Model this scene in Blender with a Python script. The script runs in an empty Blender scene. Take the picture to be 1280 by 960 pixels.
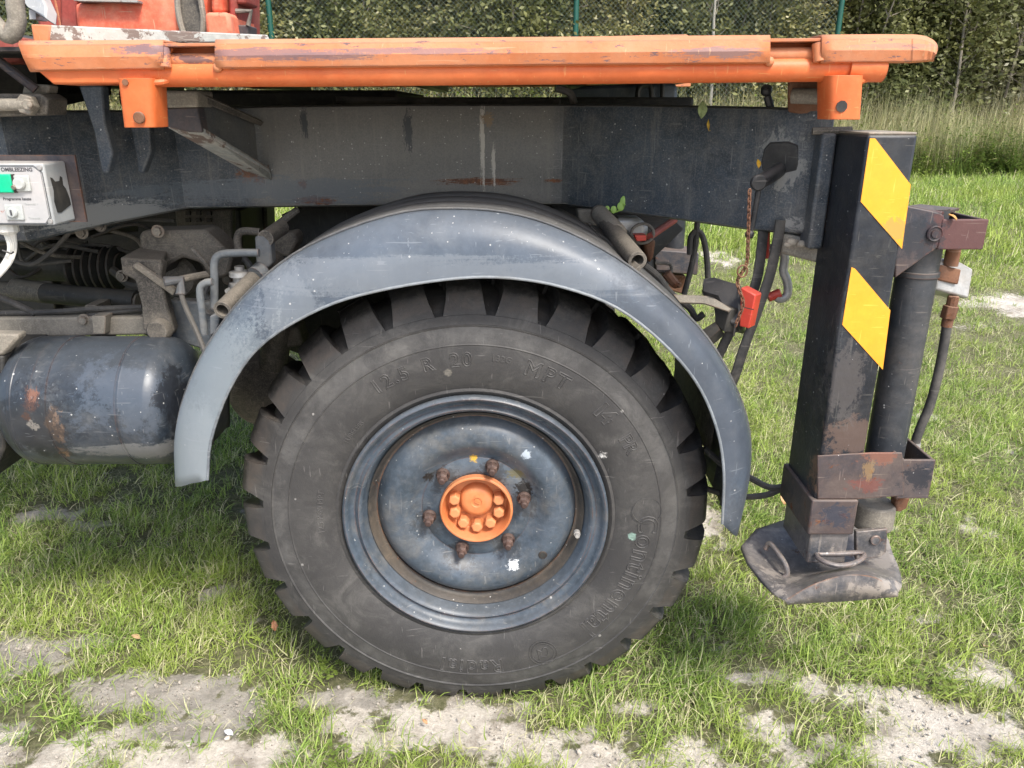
import bpy, bmesh, math, random
import numpy as np
from mathutils import Vector, Matrix, Quaternion, noise
R = math.radians
PI = math.pi
random.seed(7); rng = np.random.default_rng(7)
S = bpy.context.scene
C = S.collection

# ------------------------------------------------------------------ camera
F = 962.0; PITCH = R(19.6); CAM = Vector((0.0, -1.70, 1.53))
cd = bpy.data.cameras.new('camera'); cam = bpy.data.objects.new('camera', cd); C.objects.link(cam)
cam.location = CAM; cam.rotation_euler = (R(90) - PITCH, 0, 0)
cd.sensor_width = 36; cd.lens = F / 1280 * 36; cd.clip_start = 0.05; cd.clip_end = 2000
S.camera = cam

# ------------------------------------------------------------------ sky, sun, exposure
SUN_EL, SUN_AZ = R(52), R(150)          # azimuth clockwise from +Y (north)
w = bpy.data.worlds.new('World'); S.world = w; w.use_nodes = True
wn = w.node_tree; bg = wn.nodes['Background']
sky = wn.nodes.new('ShaderNodeTexSky'); sky.sky_type = 'NISHITA'; sky.sun_disc = False
sky.sun_elevation = SUN_EL; sky.sun_rotation = SUN_AZ; sky.air_density = 1.0; sky.dust_density = 3.0; sky.ozone_density = 1.0
wn.links.new(sky.outputs[0], bg.inputs[0]); bg.inputs[1].default_value = 0.14
sl = bpy.data.lights.new('sun', 'SUN'); sl.energy = 2.1; sl.angle = R(13); sl.color = (1.0, 0.955, 0.88)
so = bpy.data.objects.new('sun', sl); C.objects.link(so)
sd = Vector((math.sin(SUN_AZ) * math.cos(SUN_EL), math.cos(SUN_AZ) * math.cos(SUN_EL), math.sin(SUN_EL)))
so.rotation_euler = (-sd).to_track_quat('-Z', 'Y').to_euler(); so.location = sd * 20
S.view_settings.view_transform = 'Standard'; S.view_settings.look = 'None'
S.view_settings.exposure = 1.2; S.view_settings.gamma = 1.0

# ------------------------------------------------------------------ helpers
def at(px, py, Y):
    """point of the photograph's ray (1280x960) at depth plane Y"""
    x = (px - 640) / F; u = (480 - py) / F
    d = Vector((x, math.cos(PITCH) + u * math.sin(PITCH), -math.sin(PITCH) + u * math.cos(PITCH)))
    return CAM + d * ((Y - CAM.y) / d.y)

def lerp(a, b, t): return a + (b - a) * t

def catmull(P, n, closed=False):
    P = [Vector(p) for p in P]; m = len(P)
    if m < 3: return [P[0].lerp(P[-1], i / (n - 1)) for i in range(n)]
    segs = m if closed else m - 1
    out = []
    for i in range(n):
        t = i / (n if closed else n - 1) * segs
        k = min(int(t), segs - 1); t -= k
        if closed: p0, p1, p2, p3 = P[(k - 1) % m], P[k % m], P[(k + 1) % m], P[(k + 2) % m]
        else:
            p1, p2 = P[k], P[k + 1]
            p0 = P[k - 1] if k > 0 else p1 * 2 - p2
            p3 = P[k + 2] if k + 2 < m else p2 * 2 - p1
        out.append(0.5 * ((2 * p1) + (p2 - p0) * t + (2 * p0 - 5 * p1 + 4 * p2 - p3) * t * t + (3 * p1 - p0 - 3 * p2 + p3) * t ** 3))
    return out

class MB:
    def __init__(s): s.v = []; s.f = []
    def add(s, v, f):
        o = len(s.v); s.v += [tuple(x) for x in v]; s.f += [tuple(i + o for i in q) for q in f]; return s
    def box(s, lo, hi):
        (a, b, c), (d, e, g) = lo, hi
        v = [(a, b, c), (d, b, c), (d, e, c), (a, e, c), (a, b, g), (d, b, g), (d, e, g), (a, e, g)]
        return s.add(v, [(0, 3, 2, 1), (4, 5, 6, 7), (0, 1, 5, 4), (1, 2, 6, 5), (2, 3, 7, 6), (3, 0, 4, 7)])
    def hull8(s, v):
        return s.add(v, [(0, 3, 2, 1), (4, 5, 6, 7), (0, 1, 5, 4), (1, 2, 6, 5), (2, 3, 7, 6), (3, 0, 4, 7)])
    def prism(s, pts, Y, Y2):
        """outline from photo points at depth Y, extruded back to Y2"""
        a = [at(x, y, Y) for x, y in pts]; n = len(a)
        ar = sum(a[i].x * a[(i + 1) % n].z - a[(i + 1) % n].x * a[i].z for i in range(n))
        if ar < 0: a.reverse()
        b = [Vector((p.x, Y2, p.z)) for p in a]
        return s.add(a + b, [tuple(range(n)), tuple(range(2 * n - 1, n - 1, -1))] + [(i, i + n, (i + 1) % n + n, (i + 1) % n) for i in range(n)])
    def plate(s, pts, t):
        """thick plate through photo points that each have their own depth"""
        a = [at(*p) for p in pts]; n = len(a)
        nor = Vector((0, 0, 0))
        for i in range(n): nor += a[i].cross(a[(i + 1) % n])
        nor.normalize()
        if nor.y > 0: a.reverse(); nor = -nor
        b = [p - nor * t for p in a]
        return s.add(a + b, [tuple(range(n)), tuple(range(2 * n - 1, n - 1, -1))] + [(i, i + n, (i + 1) % n + n, (i + 1) % n) for i in range(n)])
    def tube(s, P, r, n=12, res=0, closed=False, caps=True, r2=None):
        P = [Vector(p) for p in P]
        if res: P = catmull(P, res, closed)
        m = len(P); fr = None; rings = []
        for i in range(m):
            if closed: t = P[(i + 1) % m] - P[i - 1]
            else: t = P[min(i + 1, m - 1)] - P[max(i - 1, 0)]
            t.normalize()
            if fr is None:
                fr = t.orthogonal().normalized()
            else:
                fr = (fr - t * fr.dot(t)).normalized()
            b = t.cross(fr)
            rr = r if r2 is None else lerp(r, r2, i / (m - 1))
            if callable(r): rr = r(i / (m - 1))
            rings.append([P[i] + (fr * math.cos(2 * PI * k / n) + b * math.sin(2 * PI * k / n)) * rr for k in range(n)])
        v = [q for g in rings for q in g]; f = []
        for i in range(m if closed else m - 1):
            j = (i + 1) % m
            for k in range(n): f.append((i * n + k, i * n + (k + 1) % n, j * n + (k + 1) % n, j * n + k))
        if caps and not closed: f += [tuple(range(n - 1, -1, -1)), tuple(range((m - 1) * n, m * n))]
        return s.add(v, f)
    def pipe_open(s, a, b, r, ri, n=20, depth=0.05):
        """solid pipe from a to b with an open bore at a"""
        a, b = Vector(a), Vector(b); d = (b - a).normalized(); x = d.orthogonal().normalized(); y = d.cross(x)
        rows = [(a + d * depth, ri), (a, ri), (a, r), (b, r)]
        v = [c + (x * math.cos(2 * PI * k / n) + y * math.sin(2 * PI * k / n)) * q for c, q in rows for k in range(n)]
        f = [(i * n + k, i * n + (k + 1) % n, (i + 1) * n + (k + 1) % n, (i + 1) * n + k) for i in range(3) for k in range(n)]
        f += [tuple(range(n)), tuple(range(4 * n - 1, 3 * n - 1, -1))]
        return s.add(v, f)
    def lathe(s, prof, c, n=64, axis='Y', cap0=False, cap1=False):
        v = []
        for r, h in prof:
            for k in range(n):
                a = 2 * PI * k / n
                if axis == 'Y': v.append((c[0] + r * math.cos(a), c[1] + h, c[2] + r * math.sin(a)))
                elif axis == 'X': v.append((c[0] + h, c[1] + r * math.cos(a), c[2] + r * math.sin(a)))
                else: v.append((c[0] + r * math.cos(a), c[1] + r * math.sin(a), c[2] + h))
        m = len(prof)
        f = [(i * n + k, (i + 1) * n + k, (i + 1) * n + (k + 1) % n, i * n + (k + 1) % n) for i in range(m - 1) for k in range(n)]
        if cap0: f.append(tuple(range(n)))
        if cap1: f.append(tuple(range(m * n - 1, (m - 1) * n - 1, -1)))
        return s.add(v, f)
    def grid(s, rails):
        m, n = len(rails), len(rails[0])
        return s.add([p for r in rails for p in r], [(i * n + k, i * n + k + 1, (i + 1) * n + k + 1, (i + 1) * n + k) for i in range(m - 1) for k in range(n - 1)])
    def ball(s, c, r, n=12, m=8, sc=(1, 1, 1)):
        c = Vector(c); v = [c + Vector((0, 0, r * sc[2]))]
        for i in range(1, m):
            for k in range(n):
                a, b = PI * i / m, 2 * PI * k / n
                v.append(c + Vector((r * sc[0] * math.sin(a) * math.cos(b), r * sc[1] * math.sin(a) * math.sin(b), r * sc[2] * math.cos(a))))
        v.append(c - Vector((0, 0, r * sc[2]))); f = []
        for k in range(n):
            f.append((0, 1 + k, 1 + (k + 1) % n)); e = len(v) - 1; q = 1 + (m - 2) * n
            f.append((e, q + (k + 1) % n, q + k))
            for i in range(m - 2): f.append((1 + i * n + k, 1 + (i + 1) * n + k, 1 + (i + 1) * n + (k + 1) % n, 1 + i * n + (k + 1) % n))
        return s.add(v, f)
    def hexa(s, c, r, h, ax=(0, -1, 0), n=6, rot=0.0, r2=None):
        c, ax = Vector(c), Vector(ax).normalized(); x = ax.orthogonal().normalized(); y = ax.cross(x)
        r2 = r if r2 is None else r2
        g = lambda q, rr: [q + (x * math.cos(2 * PI * k / n + rot) + y * math.sin(2 * PI * k / n + rot)) * rr for k in range(n)]
        return s.add(g(c, r) + g(c + ax * h, r2), [tuple(range(n - 1, -1, -1)), tuple(range(n, 2 * n))] + [(k, (k + 1) % n, n + (k + 1) % n, n + k) for k in range(n)])
    def mesh(s, name, sharp=35):
        me = bpy.data.meshes.new(name); me.from_pydata(s.v, [], s.f); me.update()
        bm = bmesh.new(); bm.from_mesh(me); bmesh.ops.recalc_face_normals(bm, faces=bm.faces); bm.to_mesh(me); bm.free()
        for p in me.polygons: p.use_smooth = True
        me.set_sharp_from_angle(angle=R(sharp))
        return me
    def build(s, name, mat, parent=None, bevel=0, solid=0, seg=2, sharp=35, off=-1):
        me = s.mesh(name, sharp); o = bpy.data.objects.new(name, me); C.objects.link(o)
        me.materials.append(mat)
        if solid:
            m = o.modifiers.new('solid', 'SOLIDIFY'); m.thickness = solid; m.offset = off
        if bevel:
            m = o.modifiers.new('bevel', 'BEVEL'); m.width = bevel; m.segments = seg; m.limit_method = 'ANGLE'; m.angle_limit = R(40); m.harden_normals = False
        if parent is not None: par(o, parent)
        return o

def par(o, p):
    o.parent = p
    q = p; base = Vector((0, 0, 0))
    while q is not None: base += Vector(q.location); q = q.parent
    o.location = Vector(o.location) - base
def tag(o, label=None, cat=None, group=None, kind=None):
    if label: o['label'] = label
    if cat: o['category'] = cat
    if group: o['group'] = group
    if kind: o['kind'] = kind
    return o
def empty(name, loc):
    o = bpy.data.objects.new(name, None); C.objects.link(o); o.location = loc; o.empty_display_size = 0.1; return o

# ------------------------------------------------------------------ materials
class NT:
    def __init__(s, name):
        s.m = bpy.data.materials.new(name); s.m.use_nodes = True; s.t = s.m.node_tree; s.b = s.t.nodes['Principled BSDF']
        s.co = s.n('ShaderNodeTexCoord').outputs['Object']
    def n(s, typ, **k):
        x = s.t.nodes.new(typ)
        for a, b in k.items(): setattr(x, a, b)
        return x
    def set(s, inp, v):
        if isinstance(v, bpy.types.NodeSocket): s.t.links.new(v, inp)
        elif isinstance(v, (tuple, list)) and len(v) == 3 and inp.type == 'RGBA': inp.default_value = (*v, 1)
        else: inp.default_value = v
    def noise(s, scale, detail=5, rough=0.6, sc=None, dist=0.0, co=None):
        x = s.n('ShaderNodeTexNoise'); x.inputs['Scale'].default_value = scale; x.inputs['Detail'].default_value = detail
        x.inputs['Roughness'].default_value = rough; x.inputs['Distortion'].default_value = dist
        c = co or s.co
        if sc:
            m = s.n('ShaderNodeMapping'); s.set(m.inputs['Vector'], c); m.inputs['Scale'].default_value = sc; c = m.outputs[0]
        s.set(x.inputs['Vector'], c); return x.outputs['Fac']
    def rng(s, v, a, b, c=0.0, d=1.0, smooth=True):
        x = s.n('ShaderNodeMapRange'); x.interpolation_type = 'SMOOTHSTEP' if smooth else 'LINEAR'
        for i, q in enumerate((v, a, b, c, d)): s.set(x.inputs[i], q)
        return x.outputs[0]
    def math(s, op, a, b=0.0, c=0.0):
        x = s.n('ShaderNodeMath', operation=op); s.set(x.inputs[0], a); s.set(x.inputs[1], b); s.set(x.inputs[2], c); return x.outputs[0]
    def mix(s, f, a, b):
        x = s.n('ShaderNodeMix', data_type='RGBA'); s.set(x.inputs[0], f); s.set(x.inputs[6], a); s.set(x.inputs[7], b); return x.outputs[2]
    def spot(s, c, r, nz=0.9, nscale=1.6, sc=(1, 1, 1)):
        v = s.n('ShaderNodeVectorMath', operation='SUBTRACT'); s.set(v.inputs[0], s.co); v.inputs[1].default_value = c
        m = s.n('ShaderNodeVectorMath', operation='MULTIPLY'); s.set(m.inputs[0], v.outputs[0]); m.inputs[1].default_value = tuple(q / r for q in sc)
        l = s.n('ShaderNodeVectorMath', operation='LENGTH'); s.set(l.inputs[0], m.outputs[0])
        k = s.math('SUBTRACT', s.noise(nscale, 8, 0.72, co=m.outputs[0], dist=.5), 0.5)
        k2 = s.math('SUBTRACT', s.noise(140, 4, 0.8), 0.5)
        d = s.math('ADD', l.outputs['Value'], s.math('MULTIPLY', s.math('ADD', s.math('MULTIPLY', k, 3.2), s.math('MULTIPLY', k2, 1.2)), nz))
        return s.rng(d, 0.62, 0.95, 1.0, 0.0)
    def specks(s, scale, size, thr=0.6):
        v = s.n('ShaderNodeTexVoronoi', feature='F1'); s.set(v.inputs['Vector'], s.co); v.inputs['Scale'].default_value = scale
        sep = s.n('ShaderNodeSeparateColor'); s.set(sep.inputs[0], v.outputs['Color'])
        g = s.math('GREATER_THAN', sep.outputs[0], thr)
        sz = s.math('MULTIPLY', s.math('POWER', sep.outputs[1], 2.0), size)
        d = s.math('ADD', v.outputs['Distance'], s.math('MULTIPLY', s.math('SUBTRACT', s.noise(scale * 5, 3, .7), .5), size * 1.1))
        return s.math('MULTIPLY', g, s.math('LESS_THAN', d, sz))
    def edge(s, rad=0.006, lo=0.02, hi=0.12):
        bv = s.n('ShaderNodeBevel', samples=4); bv.inputs['Radius'].default_value = rad
        g = s.n('ShaderNodeNewGeometry')
        d = s.n('ShaderNodeVectorMath', operation='DOT_PRODUCT'); s.set(d.inputs[0], bv.outputs[0]); s.set(d.inputs[1], g.outputs['Normal'])
        return s.rng(s.math('SUBTRACT', 1.0, d.outputs['Value']), lo, hi)
    def up(s, lo=0.2, hi=0.9):
        g = s.n('ShaderNodeNewGeometry'); x = s.n('ShaderNodeSeparateXYZ'); s.set(x.inputs[0], g.outputs['Normal'])
        return s.rng(x.outputs[2], lo, hi)
    def bump(s, h, strength=0.3, dist=0.002):
        x = s.n('ShaderNodeBump'); x.inputs['Strength'].default_value = strength; x.inputs['Distance'].default_value = dist
        s.set(x.inputs['Height'], h); s.set(s.b.inputs['Normal'], x.outputs[0])
    def done(s, col, rough=0.6, metal=0.0, spec=0.5):
        s.set(s.b.inputs['Base Color'], col); s.set(s.b.inputs['Roughness'], rough); s.set(s.b.inputs['Metallic'], metal)
        s.b.inputs['Specular IOR Level'].default_value = spec
        return s.m

def V(px, py, Y): return tuple(at(px, py, Y))
RUST = (0.17, 0.065, 0.025); RUST2 = (0.07, 0.03, 0.018)
def paint(name, base, base2, dust=(0.2, 0.18, 0.15), dust_amt=0.35, rust=0.2, speck=0.0, rough=0.5, chip=None, chip_amt=0.0,
          chip_sc=(1, 1, 1), chip_scale=14, edge=0.6, edge_col=None, spots=(), gscale=1.0, streak=0.0, upd=0.6, bump=0.25, metal=0.0, grit=0.0, zones=(), mott=.8, scratch=.35):
    """worn paint: two tones, dust, chips to primer, rust at edges and in patches, white specks, local spots (stains, tints, some painted-in light)"""
    n = NT(name)
    col = n.mix(n.rng(n.noise(5 * gscale, 6, 0.65), 0.35, 0.65), base, base2)
    col = n.mix(n.math('MULTIPLY', n.rng(n.noise(60 * gscale, 5, 0.7), 0.4, 0.7), 0.35 * mott), col, tuple(min(1, c * 1.7) for c in base2))
    col = n.mix(n.math('MULTIPLY', n.rng(n.noise(3.3 * gscale, 10, 0.78, dist=.7), 0.50, 0.66), 0.4 * mott), col, tuple(c * .5 for c in base))
    col = n.mix(n.math('MULTIPLY', n.rng(n.noise(23 * gscale, 9, 0.8, dist=.4), 0.54, 0.66), 0.4 * mott), col, tuple(lerp(a, b, .4) for a, b in zip(base2, dust)))
    for z0, z1, ft, zc, za in zones:      # a stretch of the part with its own coat
        x = n.n('ShaderNodeSeparateXYZ'); n.set(x.inputs[0], n.co)
        xx = n.math('ADD', x.outputs[0], n.math('MULTIPLY', n.math('SUBTRACT', n.noise(7, 7, .75, sc=(1, 1, .4)), .5), ft * 2.5))
        zf = n.math('MULTIPLY', n.rng(xx, z0 - ft, z0 + ft), n.rng(xx, z1 - ft, z1 + ft, 1.0, 0.0))
        zf = n.math('MULTIPLY', zf, n.rng(n.noise(150, 4, .8), .2, .55, za * .6, za)); col = n.mix(zf, col, zc)
    d = n.math('MULTIPLY', n.rng(n.noise(9 * gscale, 8, 0.72, dist=0.4), 0.42, 0.75), dust_amt)
    if upd: d = n.math('MAXIMUM', d, n.math('MULTIPLY', n.up(), n.rng(n.noise(25, 5, 0.7), 0.2, 0.6, upd * 0.5, upd)))
    col = n.mix(d, col, dust)
    if grit: col = n.mix(n.math('MULTIPLY', n.rng(n.noise(240, 3, 0.8), 0.48, 0.6), grit), col, tuple(c * 1.5 for c in dust))
    if streak:
        st = n.rng(n.noise(14, 6, 0.7, sc=(3.2, 3.2, 0.16)), 0.52, 0.72)
        col = n.mix(n.math('MULTIPLY', st, streak), col, dust)
    chipf = None
    if chip_amt:
        chipf = n.rng(n.noise(chip_scale, 9, 0.75, sc=chip_sc, dist=0.2), 1 - chip_amt, 1 - chip_amt + 0.025)
        col = n.mix(chipf, col, chip or RUST)
    rn = n.noise(11 * gscale, 9, 0.78, dist=0.6)
    rf = n.rng(rn, 0.74 - 0.3 * rust, 0.82 - 0.3 * rust)
    rcol = n.mix(n.rng(n.noise(70, 5, 0.7), 0.35, 0.65), RUST2, RUST)
    col = n.mix(rf, col, rcol)
    if edge:
        e = n.math('MULTIPLY', n.edge(), n.rng(n.noise(30, 6, 0.75), 0.35, 0.62)); e = n.math('MULTIPLY', e, edge)
        col = n.mix(e, col, edge_col or rcol)
    for c, r, sc, k, *am in spots:
        f_ = n.spot(c, r, sc=k)
        if am: f_ = n.math('MULTIPLY', f_, am[0])
        col = n.mix(f_, col, rcol if sc is None else sc)
    if speck:
        col = n.mix(n.math('MULTIPLY', n.specks(38, 0.12, 1 - speck), 0.7), col, (0.45, 0.45, 0.44))
        col = n.mix(n.math('MULTIPLY', n.specks(90, 0.2, 1 - speck), 0.6), col, (0.5, 0.5, 0.48))
    if scratch:
        q1 = n.rng(n.noise(22, 2, .5, sc=(7, 7, .45), dist=.3), .69, .715); q2 = n.rng(n.noise(20, 2, .5, sc=(.4, 1, 7), dist=.3), .70, .725); q3 = n.rng(n.noise(30, 2, .5, sc=(.5, .5, 5), dist=1.6), .70, .72)
        col = n.mix(n.math('MULTIPLY', n.math('MAXIMUM', q1, n.math('MAXIMUM', q2, q3)), scratch), col, tuple(min(.6, lerp(a, b, .6) * 1.6) for a, b in zip(base2, dust)))
    ro = n.math('ADD', rough, n.math('MULTIPLY', n.math('MAXIMUM', rf, d), 0.35))
    h = n.math('ADD', n.math('MULTIPLY', n.noise(170, 5, 0.7), 0.5), n.math('MULTIPLY', n.noise(18, 5, 0.6), 1.4))
    if chipf is not None: h = n.math('SUBTRACT', h, n.math('MULTIPLY', chipf, 0.5))
    h = n.math('ADD', h, n.math('MULTIPLY', rf, n.noise(120, 5, 0.8)))
    n.bump(h, bump, 0.003)
    return n.done(col, ro, metal, 0.38)

DUSTW = (0.30, 0.28, 0.25)
M_frame = paint('frame_paint', (0.018, 0.027, 0.038), (0.044, 0.058, 0.075), dust=(0.2, 0.19, 0.17), dust_amt=0.36, rust=0.1, speck=0.3, rough=0.42, streak=0.4, grit=0.15, edge=0.9, edge_col=(0.2, 0.19, 0.17),
    zones=[(at(315, 190, .45).x, at(700, 190, .45).x, .04, (0.17, 0.163, 0.148), .75)],
    spots=[(V(318, 217, .44), .045, None, (1, 1, 1.6)), (V(395, 251, .44), .07, None, (1, 1, 5)), (V(600, 227, .44), .13, None, (1, 1, 12)), (V(692, 226, .44), .03, None, (1, 1, 5)), (V(378, 231, .44), .014, None, (1, 1, 1)), 
           (V(603, 180, .44), .13, (0.42, 0.40, 0.36), (16, 1, 1)), (V(617, 208, .44), .06, (0.42, 0.40, 0.36), (9, 1, 1)), (V(609, 150, .44), .02, (0.2, 0.15, 0.1), (1, 1, 1)),(V(975, 203, .1), .062, (0.28, 0.28, 0.26), (1, 1, .85), .55), (V(1000, 280, .1), .05, (0.25, 0.25, 0.24), (1, 1, 2), .7), (V(150, 270, .3), .2, (0.19, 0.2, 0.2), (.7, 1, 5)),
           (V(380, 155, .44), .05, (0.05, 0.055, 0.06), (4, 1, 1.2)), (V(510, 165, .44), .06, (0.05, 0.055, 0.06), (4, 1, 1)), (V(350, 238, .44), .25, (0.10, 0.12, 0.14), (.6, 1, 6), .6)])
M_fender = paint('weathered_fender', (0.046, 0.060, 0.080), (0.076, 0.096, 0.124), dust=(0.19, 0.20, 0.205), dust_amt=0.3, rust=0.0, speck=0.22, rough=0.38, streak=0.08, edge=0.9, edge_col=(0.3, 0.32, 0.34), upd=0.25, bump=0.1, mott=.3,
    spots=[(V(372, 385, -.06), .10, (0.17, 0.19, 0.21), (1, 1, 1), .5), (V(240, 560, -.06), .34, (0.22, 0.25, 0.265), (1.2, 1, .8), .55), (V(240, 590, -.06), .2, (0.24, 0.27, 0.285), (1.2, 1, .8), .4), (V(285, 465, -.06), .18, (0.17, 0.2, 0.22), (1, 1, 1), .45), (V(560, 345, -.06), .35, (0.2, 0.22, 0.24), (.35, 1, 7), .4), (V(880, 480, -.06), .3, (0.045, 0.05, 0.06), (1, 1, .7), .4)])  # left leg paler: chalking plus light put into the colour; right leg toned darker
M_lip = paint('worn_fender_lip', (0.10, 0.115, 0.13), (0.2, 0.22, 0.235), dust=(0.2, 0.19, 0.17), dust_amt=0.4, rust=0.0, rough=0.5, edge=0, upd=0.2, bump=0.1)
M_fendtop = paint('fender_top_rubber', (0.05, 0.053, 0.058), (0.085, 0.088, 0.092), dust=(0.18, 0.17, 0.15), dust_amt=0.55, rust=0.0, speck=0.15, rough=0.6, edge=0.3, edge_col=(0.2, 0.2, 0.2), upd=0.35, bump=0.2)
M_tank = paint('tank_paint', (0.014, 0.02, 0.028), (0.034, 0.044, 0.058), dust=(0.16, 0.16, 0.155), dust_amt=0.4, rust=0.05, speck=0.2, rough=0.34, streak=0.0, edge=0.3, upd=0.15, bump=0.1,
    spots=[(V(37, 495, .04), .024, (0.19, 0.085, 0.05), (1, 1, .5), .8), (V(36, 520, .04), .014, (0.15, 0.07, 0.04), (1, 1, 1)), (V(75, 530, .05), .04, (0.19, 0.12, 0.075), (1.6, 1, .7), .7), (V(85, 555, .08), .035, (0.25, 0.14, 0.08), (1.5, 1, 1)),
           (V(170, 566, .05), .12, (0.2, 0.2, 0.195), (.6, 1, 4), .6), (V(150, 490, .03), .13, (0.085, 0.105, 0.135), (.8, 1, 1), .5), (V(40, 540, .04), .12, (0.012, 0.013, 0.015), (1, 1, 1), .7), (V(230, 500, .1), .09, (0.01, 0.011, 0.014), (1.6, 1, .7), .8), (V(45, 530, .04), .018, (0.25, 0.23, 0.2), (1, 1, 1), .6)])  # blue-grey spot mid-tank is a sheen painted into the colour
M_rim = paint('rim_paint', (0.034, 0.048, 0.064), (0.07, 0.09, 0.115), dust=(0.2, 0.185, 0.16), dust_amt=0.5, rust=0.16, speck=0.3, rough=0.36, edge=0.7, upd=0.2, bump=0.1,
    spots=[(V(641, 706, .05), .018, (0.75, 0.77, 0.78), (1, 1, 1)), (V(658, 568, .05), .014, (0.35, 0.4, 0.45), (1, 1, 1)), (V(645, 592, .08), .03, (0.1, 0.09, 0.05), (1, 1, 2)), (V(592, 573, .08), .012, (0.5, 0.3, 0.03), (1, 1, 1)),
           (V(655, 612, .08), .03, (0.015, 0.014, 0.014), (1, 1, 1)), (V(536, 596, .08), .016, (0.02, 0.018, 0.018), (1, 1, 1)), (V(600, 598, .09), .05, (0.025, 0.022, 0.02), (.6, 1, 2), .7)] + [(V(x_, y_, .085), .045, (0.02, 0.017, 0.016), (1, .3, 1), .5) for x_, y_ in ((556, 600), (616, 590), (654, 629), (634, 679), (577, 690), (537, 651))])
M_step = paint('rim_step_paint', (0.03, 0.03, 0.03), (0.07, 0.06, 0.05), dust=(0.11, 0.085, 0.06), dust_amt=0.7, rust=0.42, speck=0.3, rough=0.45, edge=0.9, upd=0.2, bump=0.2)
M_orange = paint('orange_paint', mott=.25, base=(0.47, 0.15, 0.055), base2=(0.54, 0.215, 0.10), dust=(0.42, 0.235, 0.145), dust_amt=0.55, rust=0.2, speck=0.0, rough=0.5, chip=(0.16, 0.1, 0.1), chip_amt=0.40, chip_sc=(0.4, 1, 1.5), chip_scale=60, edge=1.0, edge_col=(0.16, 0.08, 0.07), upd=0.5, bump=0.3,
    spots=[(V(330, 68, -.12), .09, (0.2, 0.12, 0.12), (.6, 1, 7), .85), (V(410, 70, -.12), .07, (0.2, 0.12, 0.12), (.6, 1, 9), .85), (V(520, 64, -.12), .10, (0.22, 0.13, 0.13), (.5, 1, 14), .8), (V(235, 72, -.12), .04, (0.17, 0.09, 0.08), (.8, 1, 2)), (V(185, 62, -.12), .05, (0.2, 0.12, 0.12), (.7, 1, 5)), (V(1125, 58, -.12), .07, (0.25, 0.14, 0.12), (.7, 1, 12), .5), (V(900, 66, -.12), .07, (0.25, 0.14, 0.12), (.7, 1, 6))])
M_orange2 = paint('orange_beam_paint', mott=.25, base=(0.52, 0.105, 0.025), base2=(0.58, 0.15, 0.045), dust=(0.55, 0.24, 0.1), dust_amt=0.2, rust=0.18, rough=0.45, chip=(0.14, 0.06, 0.04), chip_amt=0.33, chip_scale=24, edge=0.5, upd=0.4, bump=0.2)
M_hub = paint('hub_orange_paint', mott=.25, base=(0.52, 0.155, 0.05), base2=(0.6, 0.23, 0.09), dust=(0.36, 0.2, 0.12), dust_amt=0.6, rust=0.02, rough=0.5, chip=(0.2, 0.08, 0.04), chip_amt=0.33, chip_scale=26, edge=0.3, edge_col=(0.25, 0.1, 0.04), upd=0.2)
M_red = paint('red_crane_paint', (0.62, 0.10, 0.05), (0.72, 0.2, 0.11), dust=(0.62, 0.32, 0.22), dust_amt=0.6, rust=0.12, rough=0.6, chip=(0.1, 0.04, 0.03), chip_amt=0.36, chip_sc=(1, 1, .5), edge=0.9, upd=0.4)
M_darkred = paint('dark_red_paint', (0.2, 0.03, 0.024), (0.28, 0.055, 0.04), dust=(0.2, 0.11, 0.085), dust_amt=0.5, rust=0.4, rough=0.6, edge=0.8)
M_post = paint('black_post_paint', (0.008, 0.010, 0.014), (0.020, 0.024, 0.031), dust=(0.13, 0.12, 0.10), dust_amt=0.22, rust=0.16, speck=0.35, rough=0.38, edge=1.0, edge_col=(0.17, 0.11, 0.08), upd=0.85,
    spots=[(V(1040, 600, -.12), .07, (0.16, 0.09, 0.06), (1, 1, 1), .7), (V(1065, 548, -.12), .06, (0.13, 0.085, 0.065), (.8, 1, 1), .6), (V(1055, 480, -.12), .07, (0.10, 0.09, 0.085), (1.3, 1, .7), .5), (V(1042, 400, -.12), .03, (0.09, 0.095, 0.1), (1, 1, .3), .5)])
M_cyl = paint('cylinder_paint', (0.018, 0.022, 0.027), (0.04, 0.044, 0.05), dust=(0.16, 0.14, 0.12), dust_amt=0.35, rust=0.38, speck=0.3, rough=0.4, edge=0.6)
M_rustp = paint('rusted_dark_paint', (0.02, 0.028, 0.042), (0.07, 0.052, 0.048), dust=(0.2, 0.16, 0.13), dust_amt=0.4, rust=0.5, speck=0.1, rough=0.5, edge=1.0, upd=0.5,
    spots=[(V(1083, 608, -.13), .028, (0.16, 0.045, 0.035), (.6, 1, 1.3), .6), (V(1086, 590, -.13), .03, (0.25, 0.16, 0.07), (1.8, 1, 1), .6), (V(1100, 572, -.13), .03, (0.2, 0.08, 0.05), (.6, 1, 1.2), .7), (V(1147, 600, -.13), .035, (0.015, 0.018, 0.025), (.8, 1, 1), .85), (V(1045, 645, -.13), .035, (0.02, 0.03, 0.05), (.8, 1, 1), .7), (V(1205, 292, -.1), .07, (0.10, 0.04, 0.036), (.8, 1, 1), .8), (V(1150, 300, -.1), .05, (0.02, 0.024, 0.03), (.8, 1, 1), .7)])
M_rust = paint('rusty_steel', (0.17, 0.07, 0.03), (0.09, 0.045, 0.03), dust=(0.3, 0.2, 0.14), dust_amt=0.4, rust=0.6, rough=0.75, edge=0.4, bump=0.5)
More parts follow.
